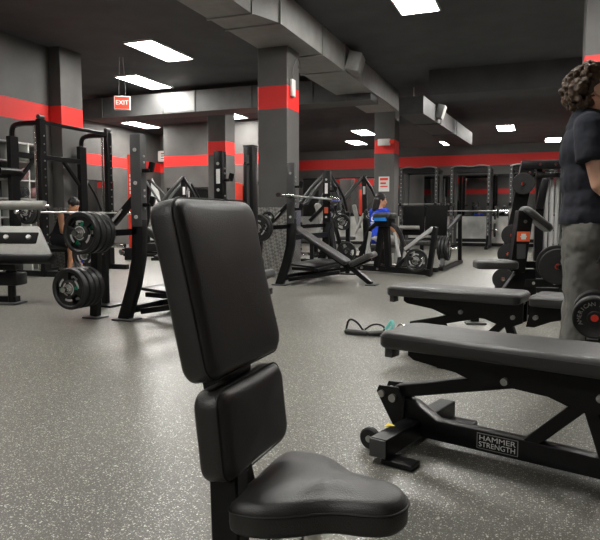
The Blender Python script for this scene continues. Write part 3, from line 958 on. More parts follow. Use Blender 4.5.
P(sm, 'brace', M().bar((-0.3, 1.05, 1.8), (-0.3, 1.45, 1.4), 0.05, 0.05), MBLK)
P(sm, 'counterweight_sleeve', M().cyl((-0.28, -0.3, 1.55), (-0.28, 0.1, 1.55), 0.06), MBLK)
sb = barbell('steel barbell fixed across the smith machine guide rods', (-6.78, 6.6, 0.95), (-6.78, 9.2, 0.95))
grip_plate('grey-rimmed plate on the near end of the smith machine bar', (-6.78, 6.8, 0.95), 0, 0.2, 0.17, 0.05, None, 'plates on the smith machine bar', True)
grip_plate('inner plate beside it on the smith machine bar', (-6.78, 6.87, 0.95), 0, 0.2, 0.17, 0.05, None, 'plates on the smith machine bar', True)

# white cubby shelf on the left wall
cs = thing('cubby_shelf', 'white open grid of cubbies on the left wall behind the smith machine', 'shelf', (-7.62, 5.5, 0))
g = M()
for k in range(9):
    g.box((0, 0.3 * k, 1.0), (0.26, 0.03, 2.06))
P(cs, 'upright_panels', g, MWHT)
g = M()
for k in range(8):
    g.box((0, 1.2, 0.02 + 0.285 * k), (0.25, 2.4, 0.025))
P(cs, 'shelves', g, MWHT)
P(cs, 'back_panel', M().box((-0.125, 1.2, 1.0), (0.012, 2.4, 2.0)), MGRY)
ptw = None
for k, (c, r, m, l) in enumerate(((4, 6, MTOWEL, 'pale pink rolled towel in the top cubby row'), (5, 5, MTOWELD, 'charcoal rolled towel in a cubby, upper right'), (6, 5, MTOWEL, 'pale pink rolled towel at right in the second cubby row'),
                                  (7, 6, MTOWELD, 'charcoal rolled towel in the top right cubby'), (6, 4, MTOWELD, 'charcoal rolled towel in a middle cubby'), (7, 4, MTOWEL, 'pale pink rolled towel in the rightmost middle cubby'))):
    pts = [(0.1 * math.cos(a * 0.55) * (1 - a * 0.035), 0.1 * math.sin(a * 0.55) * (1 - a * 0.035)) for a in range(24)]
    q = M().cap((0.11, 0, 0), (-0.1, 0, 0), 0.085)
    for rr in (0.03, 0.055, 0.08):
        q.lathe([(rr - 0.006, 0.185), (rr + 0.006, 0.185), (rr + 0.006, 0.198), (rr - 0.006, 0.198)], FR((0, 0, 0), (0, 1, 0), (0, 0, 1)), 16)
    o = P(None, 'rolled_towel', q, m, loc=(-7.63, 5.5 + 0.3 * c + 0.15, 0.035 + 0.285 * r + 0.085))
    tag(o, l, 'towel', 'rolled towels in the cubbies')

# ================================================================ MACHINE CUT BY THE LEFT EDGE
lm = thing('leg_machine', 'machine cut by the left edge, long roller above a slanted grey pad', 'exercise machine', (-4.95, 4.75, 0), math.radians(14))
pf = FR((-0.1, 0.0, 0.63), (1, 0, 0), (0, 0.55, 1))
P(lm, 'roller', M().cyl((-0.6, 0.12, 1.0), (0.30, 0.12, 1.0), 0.046, seg=24).ell((0.30, 0.12, 1.0), (0.015, 0.046, 0.046)), MVING, 'pale grey foam roller')
P(lm, 'roller_rod', M().cyl((-0.7, 0.12, 0.99), (0.36, 0.12, 0.99), 0.018), MCHR)
pad = M()
pad.prism([(-0.7, -0.17), (0.58, -0.17), (0.56, -0.13), (0.36, 0.17), (-0.7, 0.17)], 0.06, pf, 0.012)
P(lm, 'pad', pad, MVING, 'slanted worn grey pad')
P(lm, 'pad_base', M().prism([(-0.7, -0.22), (0.57, -0.22), (0.61, -0.15), (-0.7, -0.15)], 0.1, pf, 0.008), MBLK)
P(lm, 'mounting_strip', M().box(pf @ V((-0.14, 0.03, 0.034)), (1.06, 0.12, 0.012), pf.to_3x3().to_4x4(), 0.003), MMAT)
bo = M()
for x in (0.06, 0.3):
    P(lm, 'bolt', M().cyl(pf @ V((x, 0.035, 0.03)), pf @ V((x, 0.035, 0.058)), 0.03, 0.02), MSIL, 'domed chrome bolt')
P(lm, 'yoke', M().box((-0.15, 0.03, 0.38), (0.42, 0.16, 0.06), bev=0.01).box((-0.08, 0.03, 0.26), (0.34, 0.2, 0.13), bev=0.02), MBLK)
P(lm, 'pivot_post', M().cyl((-0.03, 0.03, 0.02), (-0.03, 0.03, 0.36), 0.04).cyl((-0.03, 0.03, 0.31), (-0.03, 0.03, 0.345), 0.055), MBLK)
P(lm, 'roller_arm', M().bar((-0.5, 0.12, 0.99), (-0.45, 0.1, 0.3), 0.05, 0.05), MBLK)
P(lm, 'base_rail', M().bar((-0.75, 0.05, 0.05), (0.02, 0.05, 0.05), 0.09, 0.06), MBLK)
P(lm, 'foot_plate', M().box((-0.02, 0.03, 0.012), (0.18, 0.22, 0.02), bev=0.006), MGRY)

# ================================================================ PREACHER MACHINE, RIGHT
pm = thing('preacher_curl_machine', 'black preacher curl machine with orange label behind the farther bench', 'exercise machine', (-0.14, 5.83, 0), math.radians(17))
P(pm, 'seat_pad', smoothpad(M(), [(x - 0.24, y) for x, y in roundrect(0.36, 0.28, 0.06)], 0.075, 0.008, FR((0, 0, 0.50), (1, 0, 0), (0, 1, 0))), MVIN, sharp=60)
a, b = V((0.0, 0, 0.985)), V((0.24, 0, 0.79))
P(pm, 'arm_pad', smoothpad(M(), roundrect((b - a).length, 0.24, 0.06), 0.06, 0.006, FR((a + b) / 2, b - a, (0, 1, 0))), MVIN, sharp=60)
P(pm, 'upright', M().bar((-0.06, 0, 0.40), (0.0, 0, 0.93), 0.13, 0.12), MBLK)
P(pm, 'bolt', M().cyl((-0.01, -0.06, 0.84), (-0.01, -0.075, 0.84), 0.016), MCHR)
P(pm, 'label', M().box((-0.02, -0.063, 0.71), (0.11, 0.006, 0.085)), MORG, 'orange label with a white emblem')
P(pm, 'emblem', M().box((-0.02, -0.067, 0.71), (0.04, 0.002, 0.05)).box((-0.02, -0.068, 0.71), (0.055, 0.002, 0.012)), MPAP)
P(pm, 'label', M().box((-0.035, -0.063, 0.58), (0.075, 0.004, 0.13)), MGRY, 'grey instruction label')
P(pm, 'base', M().prism([(-0.30, 0.06), (-0.05, 0.42), (0.10, 0.42), (0.12, 0.06)], 0.09, FR((0, 0, 0), (1, 0, 0), (0, 0, 1)), 0.006), MBLK)
P(pm, 'base_rail', M().bar((-0.55, 0, 0.05), (0.5, 0, 0.05), 0.09, 0.07).bar((-0.5, -0.45, 0.03), (-0.5, 0.3, 0.03), 0.07, 0.05).bar((0.45, -0.3, 0.03), (0.45, 0.3, 0.03), 0.07, 0.05), MBLK)
P(pm, 'foot_plate', M().box((-0.5, -0.47, 0.01), (0.16, 0.1, 0.015)), MGRY)
P(pm, 'lever_arm', M().bar((0.02, 0.0, 0.46), (0.40, 0.02, 0.46), 0.06, 0.06).cyl((0.23, 0.06, 0.46), (0.23, -0.3, 0.46), 0.022).bar((0.34, 0.1, 0.46), (0.42, 0.1, 0.9), 0.04, 0.04), MBLK)
P(pm, 'cross_bracket', M().box((0.22, 0, 0.30), (0.42, 0.1, 0.07), bev=0.006), MBLK)
P(pm, 'bracket_bolts', M().cyl((0.08, -0.06, 0.3), (0.08, 0.0, 0.3), 0.014).cyl((0.26, -0.06, 0.3), (0.26, 0.0, 0.3), 0.014).cyl((0.38, -0.06, 0.3), (0.38, 0.0, 0.3), 0.014), MCHR)
pa = math.radians(4)


def rel(o, l):
    return o.location + Matrix.Rotation(o.rotation_euler.z, 3, 'Z') @ V(l)


disc_plate('largest black disc with red centre on the preacher machine peg beside the man', rel(pm, (0.23, -0.22, 0.46)), pa, 0.152, 0.04, 'red-centred discs')
disc_plate('black disc directly behind the largest red-centred one on the preacher machine', rel(pm, (0.24, -0.15, 0.475)), pa, 0.165, 0.04, 'red-centred discs')

# ================================================================ PLATE RACK BEHIND THE PREACHER MACHINE
hr = thing('storage_rack', 'tall black rack with a leaning leg and silver rods, right of the mirrors', 'power rack', (0.0, 7.75, 0), math.radians(8))
P(hr, 'leaning_leg', M().bar((-0.17, 0, 1.46), (-0.42, 0, 0.02), 0.16, 0.10), MBLK)
P(hr, 'upright', M().bar((-0.02, 0.05, 0), (-0.02, 0.05, 1.52), 0.09, 0.1), MBLK)
P(hr, 'upright', M().bar((0.26, 0, 0), (0.26, 0, 1.52), 0.10, 0.1), MBLK)
P(hr, 'head_beam', M().box((0.03, 0, 1.48), (0.54, 0.12, 0.10), bev=0.006).box((0.1, 0.02, 1.36), (0.34, 0.1, 0.05), bev=0.004), MBLK)
q = M()
for x, z in ((-0.04, 1.48), (0.13, 1.48), (0.0, 1.41), (0.16, 1.41), (-0.15, 1.39), (0.26, 1.39), (0.09, 1.32)):
    q.cyl((x, -0.07, z), (x, -0.04, z), 0.017, seg=10)
P(hr, 'head_bolts', q, MCHR)
for x in (0.06, 0.12, 0.18):
    P(hr, 'guide_rod', M().cyl((x, 0.08, 0.05), (x, 0.08, 1.4), 0.024), MSIL, 'silver guide rod')
P(hr, 'carriage', M().box((0.0, 0.0, 1.15), (0.09, 0.1, 0.36), (0, 0.15, 0), 0.02), MBLK)
P(hr, 'base', M().bar((-0.46, 0, 0.03), (0.36, 0, 0.03), 0.12, 0.06).bar((0.26, -0.5, 0.03), (0.26, 0.5, 0.03), 0.1, 0.05).bar((-0.42, -0.4, 0.03), (-0.42, 0.4, 0.03), 0.1, 0.05), MBLK)
ax = lambda z: -0.17 - (1.46 - z) * 0.25 / 1.44
q = M()
for z in (1.26, 0.67, 0.45, 0.16):
    P(hr, 'plate_peg', M().cyl((ax(z) - 0.02, 0, z), (ax(z) - 0.02, -0.18, z), 0.018), MCHR)
P(hr, 'foam_bottle_holder', M().cyl((-0.33, -0.02, 0.86), (-0.33, -0.02, 0.98), 0.03), MVING)
for z, l in ((1.26, 'red-centred black disc highest on the leaning rack leg'), (0.67, 'red-centred black disc second from the top on the leaning rack leg'),
             (0.45, 'red-centred black disc third from the top on the leaning rack leg'), (0.16, 'red-centred black disc lowest on the leaning rack leg')):
    disc_plate(l, rel(hr, (ax(z) - 0.02, -0.12, z)), math.radians(2), 0.122, 0.04, 'red-centred discs')

# ================================================================ LEG MACHINE IN THE CENTRE
cm = thing('chest_row_machine', 'black machine on a long floor rail with blue-labelled pad, before the back column', 'exercise machine', (-2.25, 9.35, 0), math.radians(-20))
P(cm, 'floor_rail', M().bar((-1.05, 0.1, 0.08), (0.84, -0.02, 0.08), 0.10, 0.09), MBLK)
P(cm, 'floor_rail', M().bar((-1.05, 0.6, 0.06), (0.6, 0.6, 0.06), 0.08, 0.07).bar((-1.0, 0.1, 0.06), (-1.0, 0.6, 0.06), 0.08, 0.07), MBLK)
rb = M()
for x in (-0.8, -0.4, -0.1, 0.12, 0.5):
    rb.cyl((x, 0.02 + 0.03 * (x < 0), 0.08), (x, -0.02, 0.08), 0.02, seg=8)
P(cm, 'rail_bolts', rb, MSTL)
P(cm, 'pad', smoothpad(M(), roundrect(0.34, 0.24, 0.06), 0.08, 0.01, FR((0.02, 0, 0.94), (1, 0, 0), (0, 1, 0))), MVIN, sharp=60)
P(cm, 'pad_housing', M().box((0.02, 0.0, 0.80), (0.26, 0.2, 0.13), bev=0.02), MBLK)
P(cm, 'label', M().box((0.02, -0.125, 0.845), (0.2, 0.05, 0.05)), MLBL, 'blue label under the pad')
P(cm, 'centre_post', M().bar((-0.03, 0, 0.75), (-0.12, 0.0, 0.1), 0.09, 0.07).bar((0.05, 0, 0.75), (0.10, 0, 0.1), 0.09, 0.07), MBLK)
for s in (-1, 1):
    P(cm, 'lever_arm', M().tube([(s * 0.1, 0, 0.8), (s * 0.28, 0, 0.68), (s * 0.36, 0, 0.45), (s * 0.45, 0, 0.36)], 0.035, 8, 1), MBLK)
    P(cm, 'handle', M().cyl((s * 0.45, -0.02, 0.36), (s * 0.62, -0.05, 0.38), 0.02), MSIL)
    P(cm, 'shock_tube', M().cyl((s * 0.22, -0.04, 0.65), (s * 0.30, -0.02, 0.28), 0.025), MSIL)
P(cm, 'foot_rest', M().bar((-0.5, 0, 0.1), (-0.28, 0, 0.62), 0.06, 0.05), MBLK)
P(cm, 'foot_rest', M().bar((0.25, 0.0, 0.12), (0.5, 0, 0.34), 0.08, 0.05), MBLK)
P(cm, 'plate_arm', M().bar((0.40, -0.02, 0.40), (0.86, -0.02, 0.72), 0.06, 0.05), MSIL, 'pale silver lever')
P(cm, 'end_post', M().bar((0.90, -0.02, 0.74), (0.80, -0.02, 0.02), 0.07, 0.06), MBLK)
P(cm, 'seat_beam', M().bar((-0.577, 0.6, 0.06), (-0.577, 0.9, 0.06), 0.08, 0.06), MBLK)
P(cm, 'plate_peg', M().cyl((0.66, 0.02, 0.25), (0.66, -0.22, 0.25), 0.022).bar((0.66, 0.0, 0.1), (0.66, 0.0, 0.3), 0.05, 0.04), MCHR)
grip_plate('black plate with a pale ring low on the right of the blue-labelled machine', rel(cm, (0.66, -0.14, 0.25)), math.radians(-8), 0.4, 0.172, 0.05, None)

# ================================================================ LEG PRESS WITH THE BLACK PANEL
lp = thing('leg_press', 'machine with a wide flat black panel, right of the blue-labelled pad', 'leg press', (-1.84, 10.6, 0), math.radians(-3))
P(lp, 'foot_panel', M().box((-0.19, 0, 0.82), (0.37, 0.04, 0.5), (-0.1, 0, 0), 0.006).box((0.19, 0, 0.82), (0.37, 0.04, 0.5), (-0.1, 0, 0), 0.006), MMAT)
P(lp, 'front_bar', M().cyl((-0.42, -0.06, 0.70), (-0.08, -0.06, 0.70), 0.035), MVING)
for s in (-1, 1):
    P(lp, 'side_rail', M().bar((s * 0.36, 0.05, 0.65), (s * 0.36, -0.3, 0.06), 0.07, 0.06).bar((s * 0.36, 0.05, 0.65), (s * 0.36, 1.3, 0.9), 0.07, 0.06), MBLK)
    P(lp, 'rear_leg', M().bar((s * 0.36, 1.3, 0.9), (s * 0.36, 1.4, 0.02), 0.07, 0.06), MBLK)
    P(lp, 'floor_rail', M().bar((s * 0.36, -0.4, 0.04), (s * 0.36, 1.5, 0.04), 0.08, 0.06), MBLK)
P(lp, 'plate_horn', M().cyl((0.22, -0.12, 0.36), (0.58, -0.12, 0.36), 0.024), MCHR)
P(lp, 'seat_pad', smoothpad(M(), roundrect(0.4, 0.3, 0.05), 0.08, 0.006, FR((-0.05, -0.3, 0.5), (1, 0, 0), (0, 1, 0))), MVIN, sharp=60)
for k, n in enumerate(('inner', 'middle', 'outer')):
    grip_plate('%s plate on the horn right of the wide black panel' % n, rel(lp, (0.30 + 0.06 * k, -0.12, 0.36)), math.radians(90 - 3), 0.3 * k, 0.2, 0.05, None, 'plates on the black-panelled machine', True)


# ================================================================ LEVER MACHINES WITH A-SHAPED ARMS
def lever_machine(label, loc, rot):
    t = thing('lever_press_machine', label, 'exercise machine', loc, rot, 'plate-loaded lever machines')
    P(t, 'main_post', M().bar((0.12, 0, 0.03), (0.05, 0, 1.72), 0.10, 0.10), MBLK)
    P(t, 'label', M().box((0.065, -0.055, 1.42), (0.05, 0.004, 0.16)), MPAP, 'white strip label')
    for s in (-1, 1):
        P(t, 'lever_arm', M().tube([(0.05, s * 0.12, 1.70), (-0.18, s * 0.22, 1.45), (-0.40, s * 0.26, 1.16)], 0.028, 8, 1), MGRY)
        P(t, 'handle', M().cyl((-0.40, s * 0.26, 1.16), (-0.52, s * 0.26, 1.10), 0.02).cyl((-0.44, s * 0.26, 1.14), (-0.44, s * 0.40, 1.14), 0.018), MVIN)
        P(t, 'rear_arm', M().tube([(0.05, s * 0.12, 1.70), (0.28, s * 0.2, 1.35), (0.36, s * 0.28, 1.0)], 0.028, 8, 1), MBLK)
        P(t, 'plate_horn', M().cyl((0.2, s * 0.2, 0.92), (0.2, s * 0.5, 0.92), 0.022), MCHR)
        P(t, 'foot_bar', M().bar((-0.6, s * 0.35, 0.03), (0.5, s * 0.35, 0.03), 0.08, 0.06), MBLK)
        P(t, 'side_strut', M().bar((0.1, s * 0.05, 1.0), (0.3, s * 0.35, 0.05), 0.06, 0.06), MBLK)
    P(t, 'cross_rail', M().bar((-0.5, -0.35, 0.06), (-0.5, 0.35, 0.06), 0.07, 0.06).bar((0.3, -0.35, 0.06), (0.3, 0.35, 0.06), 0.07, 0.06), MBLK)
    P(t, 'back_pad', smoothpad(M(), roundrect(0.26, 0.5, 0.05), 0.07, 0.006, FR((-0.12, 0, 0.88), (0, 1, 0), (-0.25, 0, 1)) @ Matrix.Rotation(PI, 4, 'Y')), MVING, sharp=60)
    P(t, 'seat_pad', smoothpad(M(), roundrect(0.34, 0.32, 0.06), 0.07, 0.006, FR((-0.28, 0, 0.48), (1, 0, 0), (0, 1, 0))), MVIN, sharp=60)
    P(t, 'seat_post', M().bar((-0.25, 0, 0.05), (-0.25, 0, 0.42), 0.07, 0.07).bar((-0.5, 0, 0.06), (0.1, 0, 0.06), 0.08, 0.07), MBLK)
    P(t, 'link_arm', M().bar((-0.1, -0.2, 0.55), (0.08, -0.3, 0.95), 0.05, 0.04), MSIL, 'pale silver link')
    return t


A1 = lever_machine('lever machine with pale pad and A-shaped arms, right of the centre column', (-3.75, 10.95, 0), math.radians(5))
A2 = dup(A1, 'lever machine with A-shaped arms, second right of the centre column', (-3.45, 12.35, 0), math.radians(12))
A3 = dup(A1, 'lever machine turned away, left of the back column', (-4.6, 13.4, 0), math.radians(60))
A4 = dup(A1, 'lever machine half hidden behind the centre column', (-5.9, 13.0, 0), math.radians(150))
A5 = dup(A1, 'lever machine with a raised arm under the far left red stripe', (-8.3, 12.0, 0), math.radians(185))
A6 = dup(A1, 'lever machine between the left bench station and the back-left column', (-7.0, 11.2, 0), math.radians(30))
A7 = dup(A1, 'lever machine left of the person bent over', (-9.9, 11.6, 0), math.radians(95))
dup(A1, 'lever machine before the dumbbell rack, seen just over the front back pad', (-8.0, 13.0, 0), math.radians(80))
dup(A1, 'lever machine against the back-left wall beside the white feather panel', (-9.7, 13.9, 0), math.radians(20))
for o, s in ((A1, 0.9), (A2, 0.9)):
    for sgn, w in ((-1, 'near'), (1, 'far')):
        grip_plate('small plate on the %s horn of the %s lever machine from the centre column' % (w, 'first' if o is A1 else 'second'), rel(o, (0.2, sgn * 0.36, 0.92)), o.rotation_euler.z, 0.3, 0.13, 0.045, None, 'plates on the lever machines', True)


# ================================================================ SQUAT RACKS ON THE BACK WALL
def squat_rack(label, loc, rot=0.0):
    t = thing('squat_rack', label, 'squat rack', loc, rot, 'squat racks along the back wall')
    for x in (-0.5, 0.5):
        for y, h in ((0, 2.3), (0.9, 2.25)):
            u = P(t, 'upright', M().bar((x, y, 0), (x, y, h), 0.085, 0.085), MGRY)
        P(t, 'floor_rail', M().bar((x, -0.5, 0.04), (x, 1.0, 0.04), 0.09, 0.07), MBLK)
        P(t, 'safety_arm', M().bar((x, -0.05, 0.72), (x, 0.95, 0.72), 0.06, 0.07), MBLK)
        P(t, 'foot_strut', M().bar((x, -0.04, 0.35), (x, -0.4, 0.05), 0.06, 0.06), MBLK)
        P(t, 'top_rail', M().bar((x, 0, 2.22), (x, 0.9, 2.2), 0.07, 0.08), MBLK)
        q = M()
        for k in range(18):
            q.cyl((x, -0.05, 0.3 + 0.11 * k), (x, -0.04, 0.3 + 0.11 * k), 0.014, seg=6)
        P(t, 'hole_pattern', q, MSTL)
        P(t, 'bar_hook', M().bar((x, -0.04, 1.2), (x, -0.14, 1.2), 0.07, 0.04).bar((x, -0.14, 1.19), (x, -0.15, 1.28), 0.07, 0.03), MBLK)
        s = 1 if x > 0 else -1
        for z in (0.5, 1.0):
            P(t, 'plate_peg', M().cyl((x, 0.9, z), (x + s * 0.19, 0.9, z), 0.024), MCHR)
    P(t, 'top_beam', M().bar((-0.52, 0, 2.2), (0.52, 0, 2.2), 0.07, 0.14), MBLK)
    P(t, 'top_beam', M().bar((-0.52, 0.9, 2.2), (0.52, 0.9, 2.2), 0.07, 0.12), MBLK)
    P(t, 'pull_up_bar', M().tube([(-0.52, -0.06, 2.26), (-0.3, -0.16, 2.3), (0, -0.1, 2.26), (0.3, -0.16, 2.3), (0.52, -0.06, 2.26)], 0.018, 8, 1), MSTL)
    P(t, 'rear_beam', M().bar((-0.5, 0.9, 0.2), (0.5, 0.9, 0.2), 0.07, 0.1), MBLK)
    return t


RK = [(-3.3, 17.9, 'squat rack just right of the back column with a bar across'), (-1.87, 17.9, 'second squat rack from the back column, before the mirror')]
SR = squat_rack(RK[0][2], (RK[0][0], RK[0][1], 0))
dup(SR, RK[1][2], (RK[1][0], RK[1][1], 0))
dup(SR, 'squat rack farthest right, half hidden by the storage rack and the man', (-0.3, 17.9, 0))
for k, (x, l, z) in enumerate(((-3.3, 'barbell racked on the squat rack beside the back column', 1.25), (-1.87, 'barbell racked on the second squat rack from the back column', 1.05))):
    barbell(l, (x - 1.05, 17.78, z), (x + 1.05, 17.78, z), 'barbells on the squat racks')
    for s, w in ((-1, 'left'), (1, 'right')):
        grip_plate('plate on the %s end of the %s squat rack bar' % (w, ('first', 'second')[k]), (x + s * 0.76, 17.78, z), PI / 2, 0.2, 0.2, 0.05, None, 'plates on the squat racks', True)
        for zz, ww in ((0.5, 'lower'), (1.0, 'upper')):
            grip_plate('plate on the %s %s rear peg of the %s squat rack' % (ww, w, ('first', 'second')[k]), (x + s * 0.62, 18.8, zz), PI / 2, 0.2, 0.2, 0.05, None, 'plates on the squat racks', True)


# ================================================================ DUMBBELLS
def hex_dumbbell_rack(label, loc, rot, n=8):
    t = thing('dumbbell_rack', label, 'dumbbell rack', loc, rot)
    L = n * 0.24 + 0.1
    for z, y in ((0.85, 0.16), (0.5, 0.0)):
        P(t, 'rail', M().bar((-L / 2, y - 0.08, z - 0.02), (L / 2, y - 0.08, z - 0.02), 0.05, 0.03).bar((-L / 2, y + 0.08, z + 0.03), (L / 2, y + 0.08, z + 0.03), 0.05, 0.03), MGRY)
    for s in (-1, 1):
        P(t, 'leg', M().bar((s * L / 2, 0.2, 0.95), (s * L / 2, -0.05, 0.03), 0.06, 0.07), MBLK)
        P(t, 'foot_bar', M().bar((s * L / 2, -0.25, 0.03), (s * L / 2, 0.3, 0.03), 0.07, 0.05), MBLK)
    return t, L


def dumbbell(label, loc, rot, R=0.07, half=0.10, group=None):
    t = thing('dumbbell', label, 'dumbbell', loc, rot, group)
    for s in (-1, 1):
        P(t, 'head', M().cyl((0, s * half, 0), (0, s * (half + 0.075), 0), R, seg=6 if R < 0.075 else 28), MRUB)
    P(t, 'handle', M().cyl((0, -half, 0), (0, half, 0), 0.016), MCHR)
    return t


for lbl, lx, ly, ra, wh in (('two-tier dumbbell rack under the far left red stripe', -9.6, 15.4, 0.0, 'far left'), ('two-tier dumbbell rack between the back-left and centre columns', -7.0, 15.2, 0.0, 'middle')):
    t, L = hex_dumbbell_rack(lbl, (lx, ly, 0), ra)
    first = None
    for z, y, tier in ((0.85, 0.16, 'upper'), (0.5, 0.0, 'lower')):
        for k in range(8):
            lo = (lx - L / 2 + 0.17 + 0.24 * k, ly + y, z + 0.105)
            lb = '%s dumbbell from the left on the %s tier of the %s rack' % (('first', 'second', 'third', 'fourth', 'fifth', 'sixth', 'seventh', 'eighth')[k], tier, wh)
            if first is None:
                first = dumbbell(lb, lo, (0.3, 0, 0), 0.07, 0.06, 'dumbbells on the %s rack' % wh)
            else:
                dup(first, lb, lo)

# far left: red upright banner, white banner, white machine shroud, wall screen
bn = thing('banner_stand', 'narrow red banner with pale print beyond the smith machine', 'banner', (-7.85, 10.7, 0), math.radians(20))
P(bn, 'cloth', M().box((0, 0, 1.2), (0.16, 0.03, 1.9), bev=0.004), MRED)
q = M()
for k in range(5):
    q.box((0, -0.018, 1.72 - 0.085 * k), (0.08, 0.004, 0.06))
P(bn, 'print', q, MPAP)
P(bn, 'print', M().box((0, -0.018, 1.24), (0.1, 0.004, 0.1)), MLBL, 'blue print')
P(bn, 'base', M().box((0, 0, 0.125), (0.3, 0.25, 0.25), bev=0.01), MBLK)
wb = thing('banner_stand', 'tall white feather-shaped panel behind the left bench station', 'banner', (-9.0, 13.2, 0), math.radians(25))
P(wb, 'cloth', M().prism([(-0.14, 0.3), (0.2, 0.3), (0.2, 0.9), (0.1, 1.5), (-0.06, 1.85), (-0.14, 1.5)], 0.03, FR((0, 0, 0), (1, 0, 0), (0, 0, 1)), 0.004), MPAP)
P(wb, 'base', M().cyl((0, 0, 0), (0, 0, 0.3), 0.03).box((0, 0, 0.015), (0.4, 0.3, 0.03)), MBLK)
ps = thing('vending_cooler', 'red and white drinks cooler far behind the front back pad', 'cooler', (-8.5, 16.1, 0))
P(ps, 'cabinet', M().box((0, 0, 0.93), (0.7, 0.6, 1.86), bev=0.02), MRED)
P(ps, 'door', M().box((0.08, -0.31, 0.95), (0.36, 0.02, 1.5), bev=0.005), MSIL)
P(ps, 'handle', M().bar((-0.14, -0.34, 0.7), (-0.14, -0.34, 1.2), 0.03, 0.03), MBLK)
sc = thing('wall_vent', 'long pale vent box high in the far left recess', 'vent', (-11.9, 18.4, 2.95))
P(sc, 'housing', M().box((0.4, 0, 0.0), (1.6, 0.3, 0.36), bev=0.02), MWHT)
P(sc, 'grille', M().box((0.4, -0.16, 0.0), (1.3, 0.02, 0.03)).box((0.4, -0.16, 0.08), (1.3, 0.02, 0.03)).box((0.4, -0.16, -0.08), (1.3, 0.02, 0.03)), MGRY)


# low cradle at the right edge holding a round dumbbell
DX, DY, DZ, R = 0.232, 3.0, 0.457, 0.089
ra = math.radians(-4)
lr = thing('dumbbell_cradle', 'low black cradle under the lettered round dumbbell at the right edge', 'dumbbell rack', (DX, DY, 0), ra)
zs = DZ - R - 0.014
P(lr, 'saddle', M().box((0.24, 0, zs), (0.55, 0.2, 0.026), bev=0.006).bar((-0.03, -0.11, zs + 0.01), (0.5, -0.11, zs + 0.01), 0.02, 0.04), MBLK)
P(lr, 'label', M().box((-0.005, -0.122, zs + 0.012), (0.045, 0.004, 0.012)), MPAP, 'small pale label')
P(lr, 'post', M().bar((0.36, 0.0, 0.04), (0.36, 0.0, zs), 0.08, 0.06), MBLK)
P(lr, 'foot', M().box((0.36, 0.0, 0.02), (0.26, 0.2, 0.04), bev=0.006), MBLK)
db = thing('dumbbell', 'round black dumbbell with ring lettering and red centre at right edge', 'dumbbell', (DX, DY, DZ), ra)
for s in (-1, 1):
    q = M().lathe([(0.01, 0.075), (R * 0.3, 0.075), (R * 0.34, 0.072), (R * 0.85, 0.072), (R * 0.9, 0.075), (R * 0.97, 0.073), (R, 0.067), (R, 0.006), (R * 0.95, 0), (0.01, 0)],
                  FR((0, -0.08, 0), (1, 0, 0), (0, 0, 1)) if s < 0 else FR((0, 0.08, 0), (-1, 0, 0), (0, 0, 1)), 48)
    h = P(db, 'head', q, MRUB)
    if s < 0:
        P(h, 'centre_cap', M().cyl((0, -0.15, 0), (0, -0.157, 0), R * 0.17, seg=20), MRED, 'red centre')
        P(h, 'lettering', ringtext(M(), 'AMERICAN BARBELL', R * 0.66, R * 0.27, -0.1535, 205, 15.5), MGRYTXT, 'grey ring lettering')
P(db, 'handle', M().cyl((0, -0.09, 0), (0, 0.09, 0), 0.017), MCHR)

# tangle of cable handles on the floor at the end of the farther bench
ct = thing('cable_attachment', 'tangle of black cable with a teal clip on the floor by the benches', 'cable attachment', (-1.22, 4.46, 0))
P(ct, 'cord', M().tube([(-0.14, 0.02, 0.03), (-0.13, 0.05, 0.11), (-0.05, 0.02, 0.09), (0.0, 0.02, 0.015), (0.08, 0.0, 0.012), (0.2, 0.0, 0.012), (0.1, -0.05, 0.012), (-0.02, -0.03, 0.015), (-0.13, 0.0, 0.012), (-0.14, 0.02, 0.03)], 0.008, 8, 2)
  .tube([(0.0, 0.04, 0.03), (0.05, 0.06, 0.07), (0.12, 0.04, 0.08), (0.17, 0.02, 0.05), (0.12, -0.02, 0.02), (0.03, 0.0, 0.02), (-0.1, -0.04, 0.012)], 0.007, 8, 2), MBLK)
P(ct, 'grip', M().cap((-0.12, -0.03, 0.022), (0.03, -0.05, 0.022), 0.02).cap((0.06, -0.04, 0.02), (0.15, -0.03, 0.03), 0.018), MVIN)
P(ct, 'clip', M().tube([(0.17, 0.0, 0.05), (0.2, 0.01, 0.1), (0.22, 0.0, 0.12), (0.23, -0.01, 0.08), (0.2, -0.01, 0.05)], 0.012, 8, 2), MTEAL, 'teal clip')
P(ct, 'ring', M().tube([(0.25, 0, 0.06), (0.28, 0.0, 0.1), (0.32, 0, 0.08), (0.3, 0, 0.05), (0.25, 0, 0.06)], 0.007, 8, 2), MCHR)


# ================================================================ PEOPLE
def merge(dst, src, mt):
    me = bpy.data.meshes.new('m')
    src.bm.to_mesh(me)
    src.bm.free()
    me.transform(mt)
    dst.bm.from_mesh(me)
    bpy.data.meshes.remove(me)


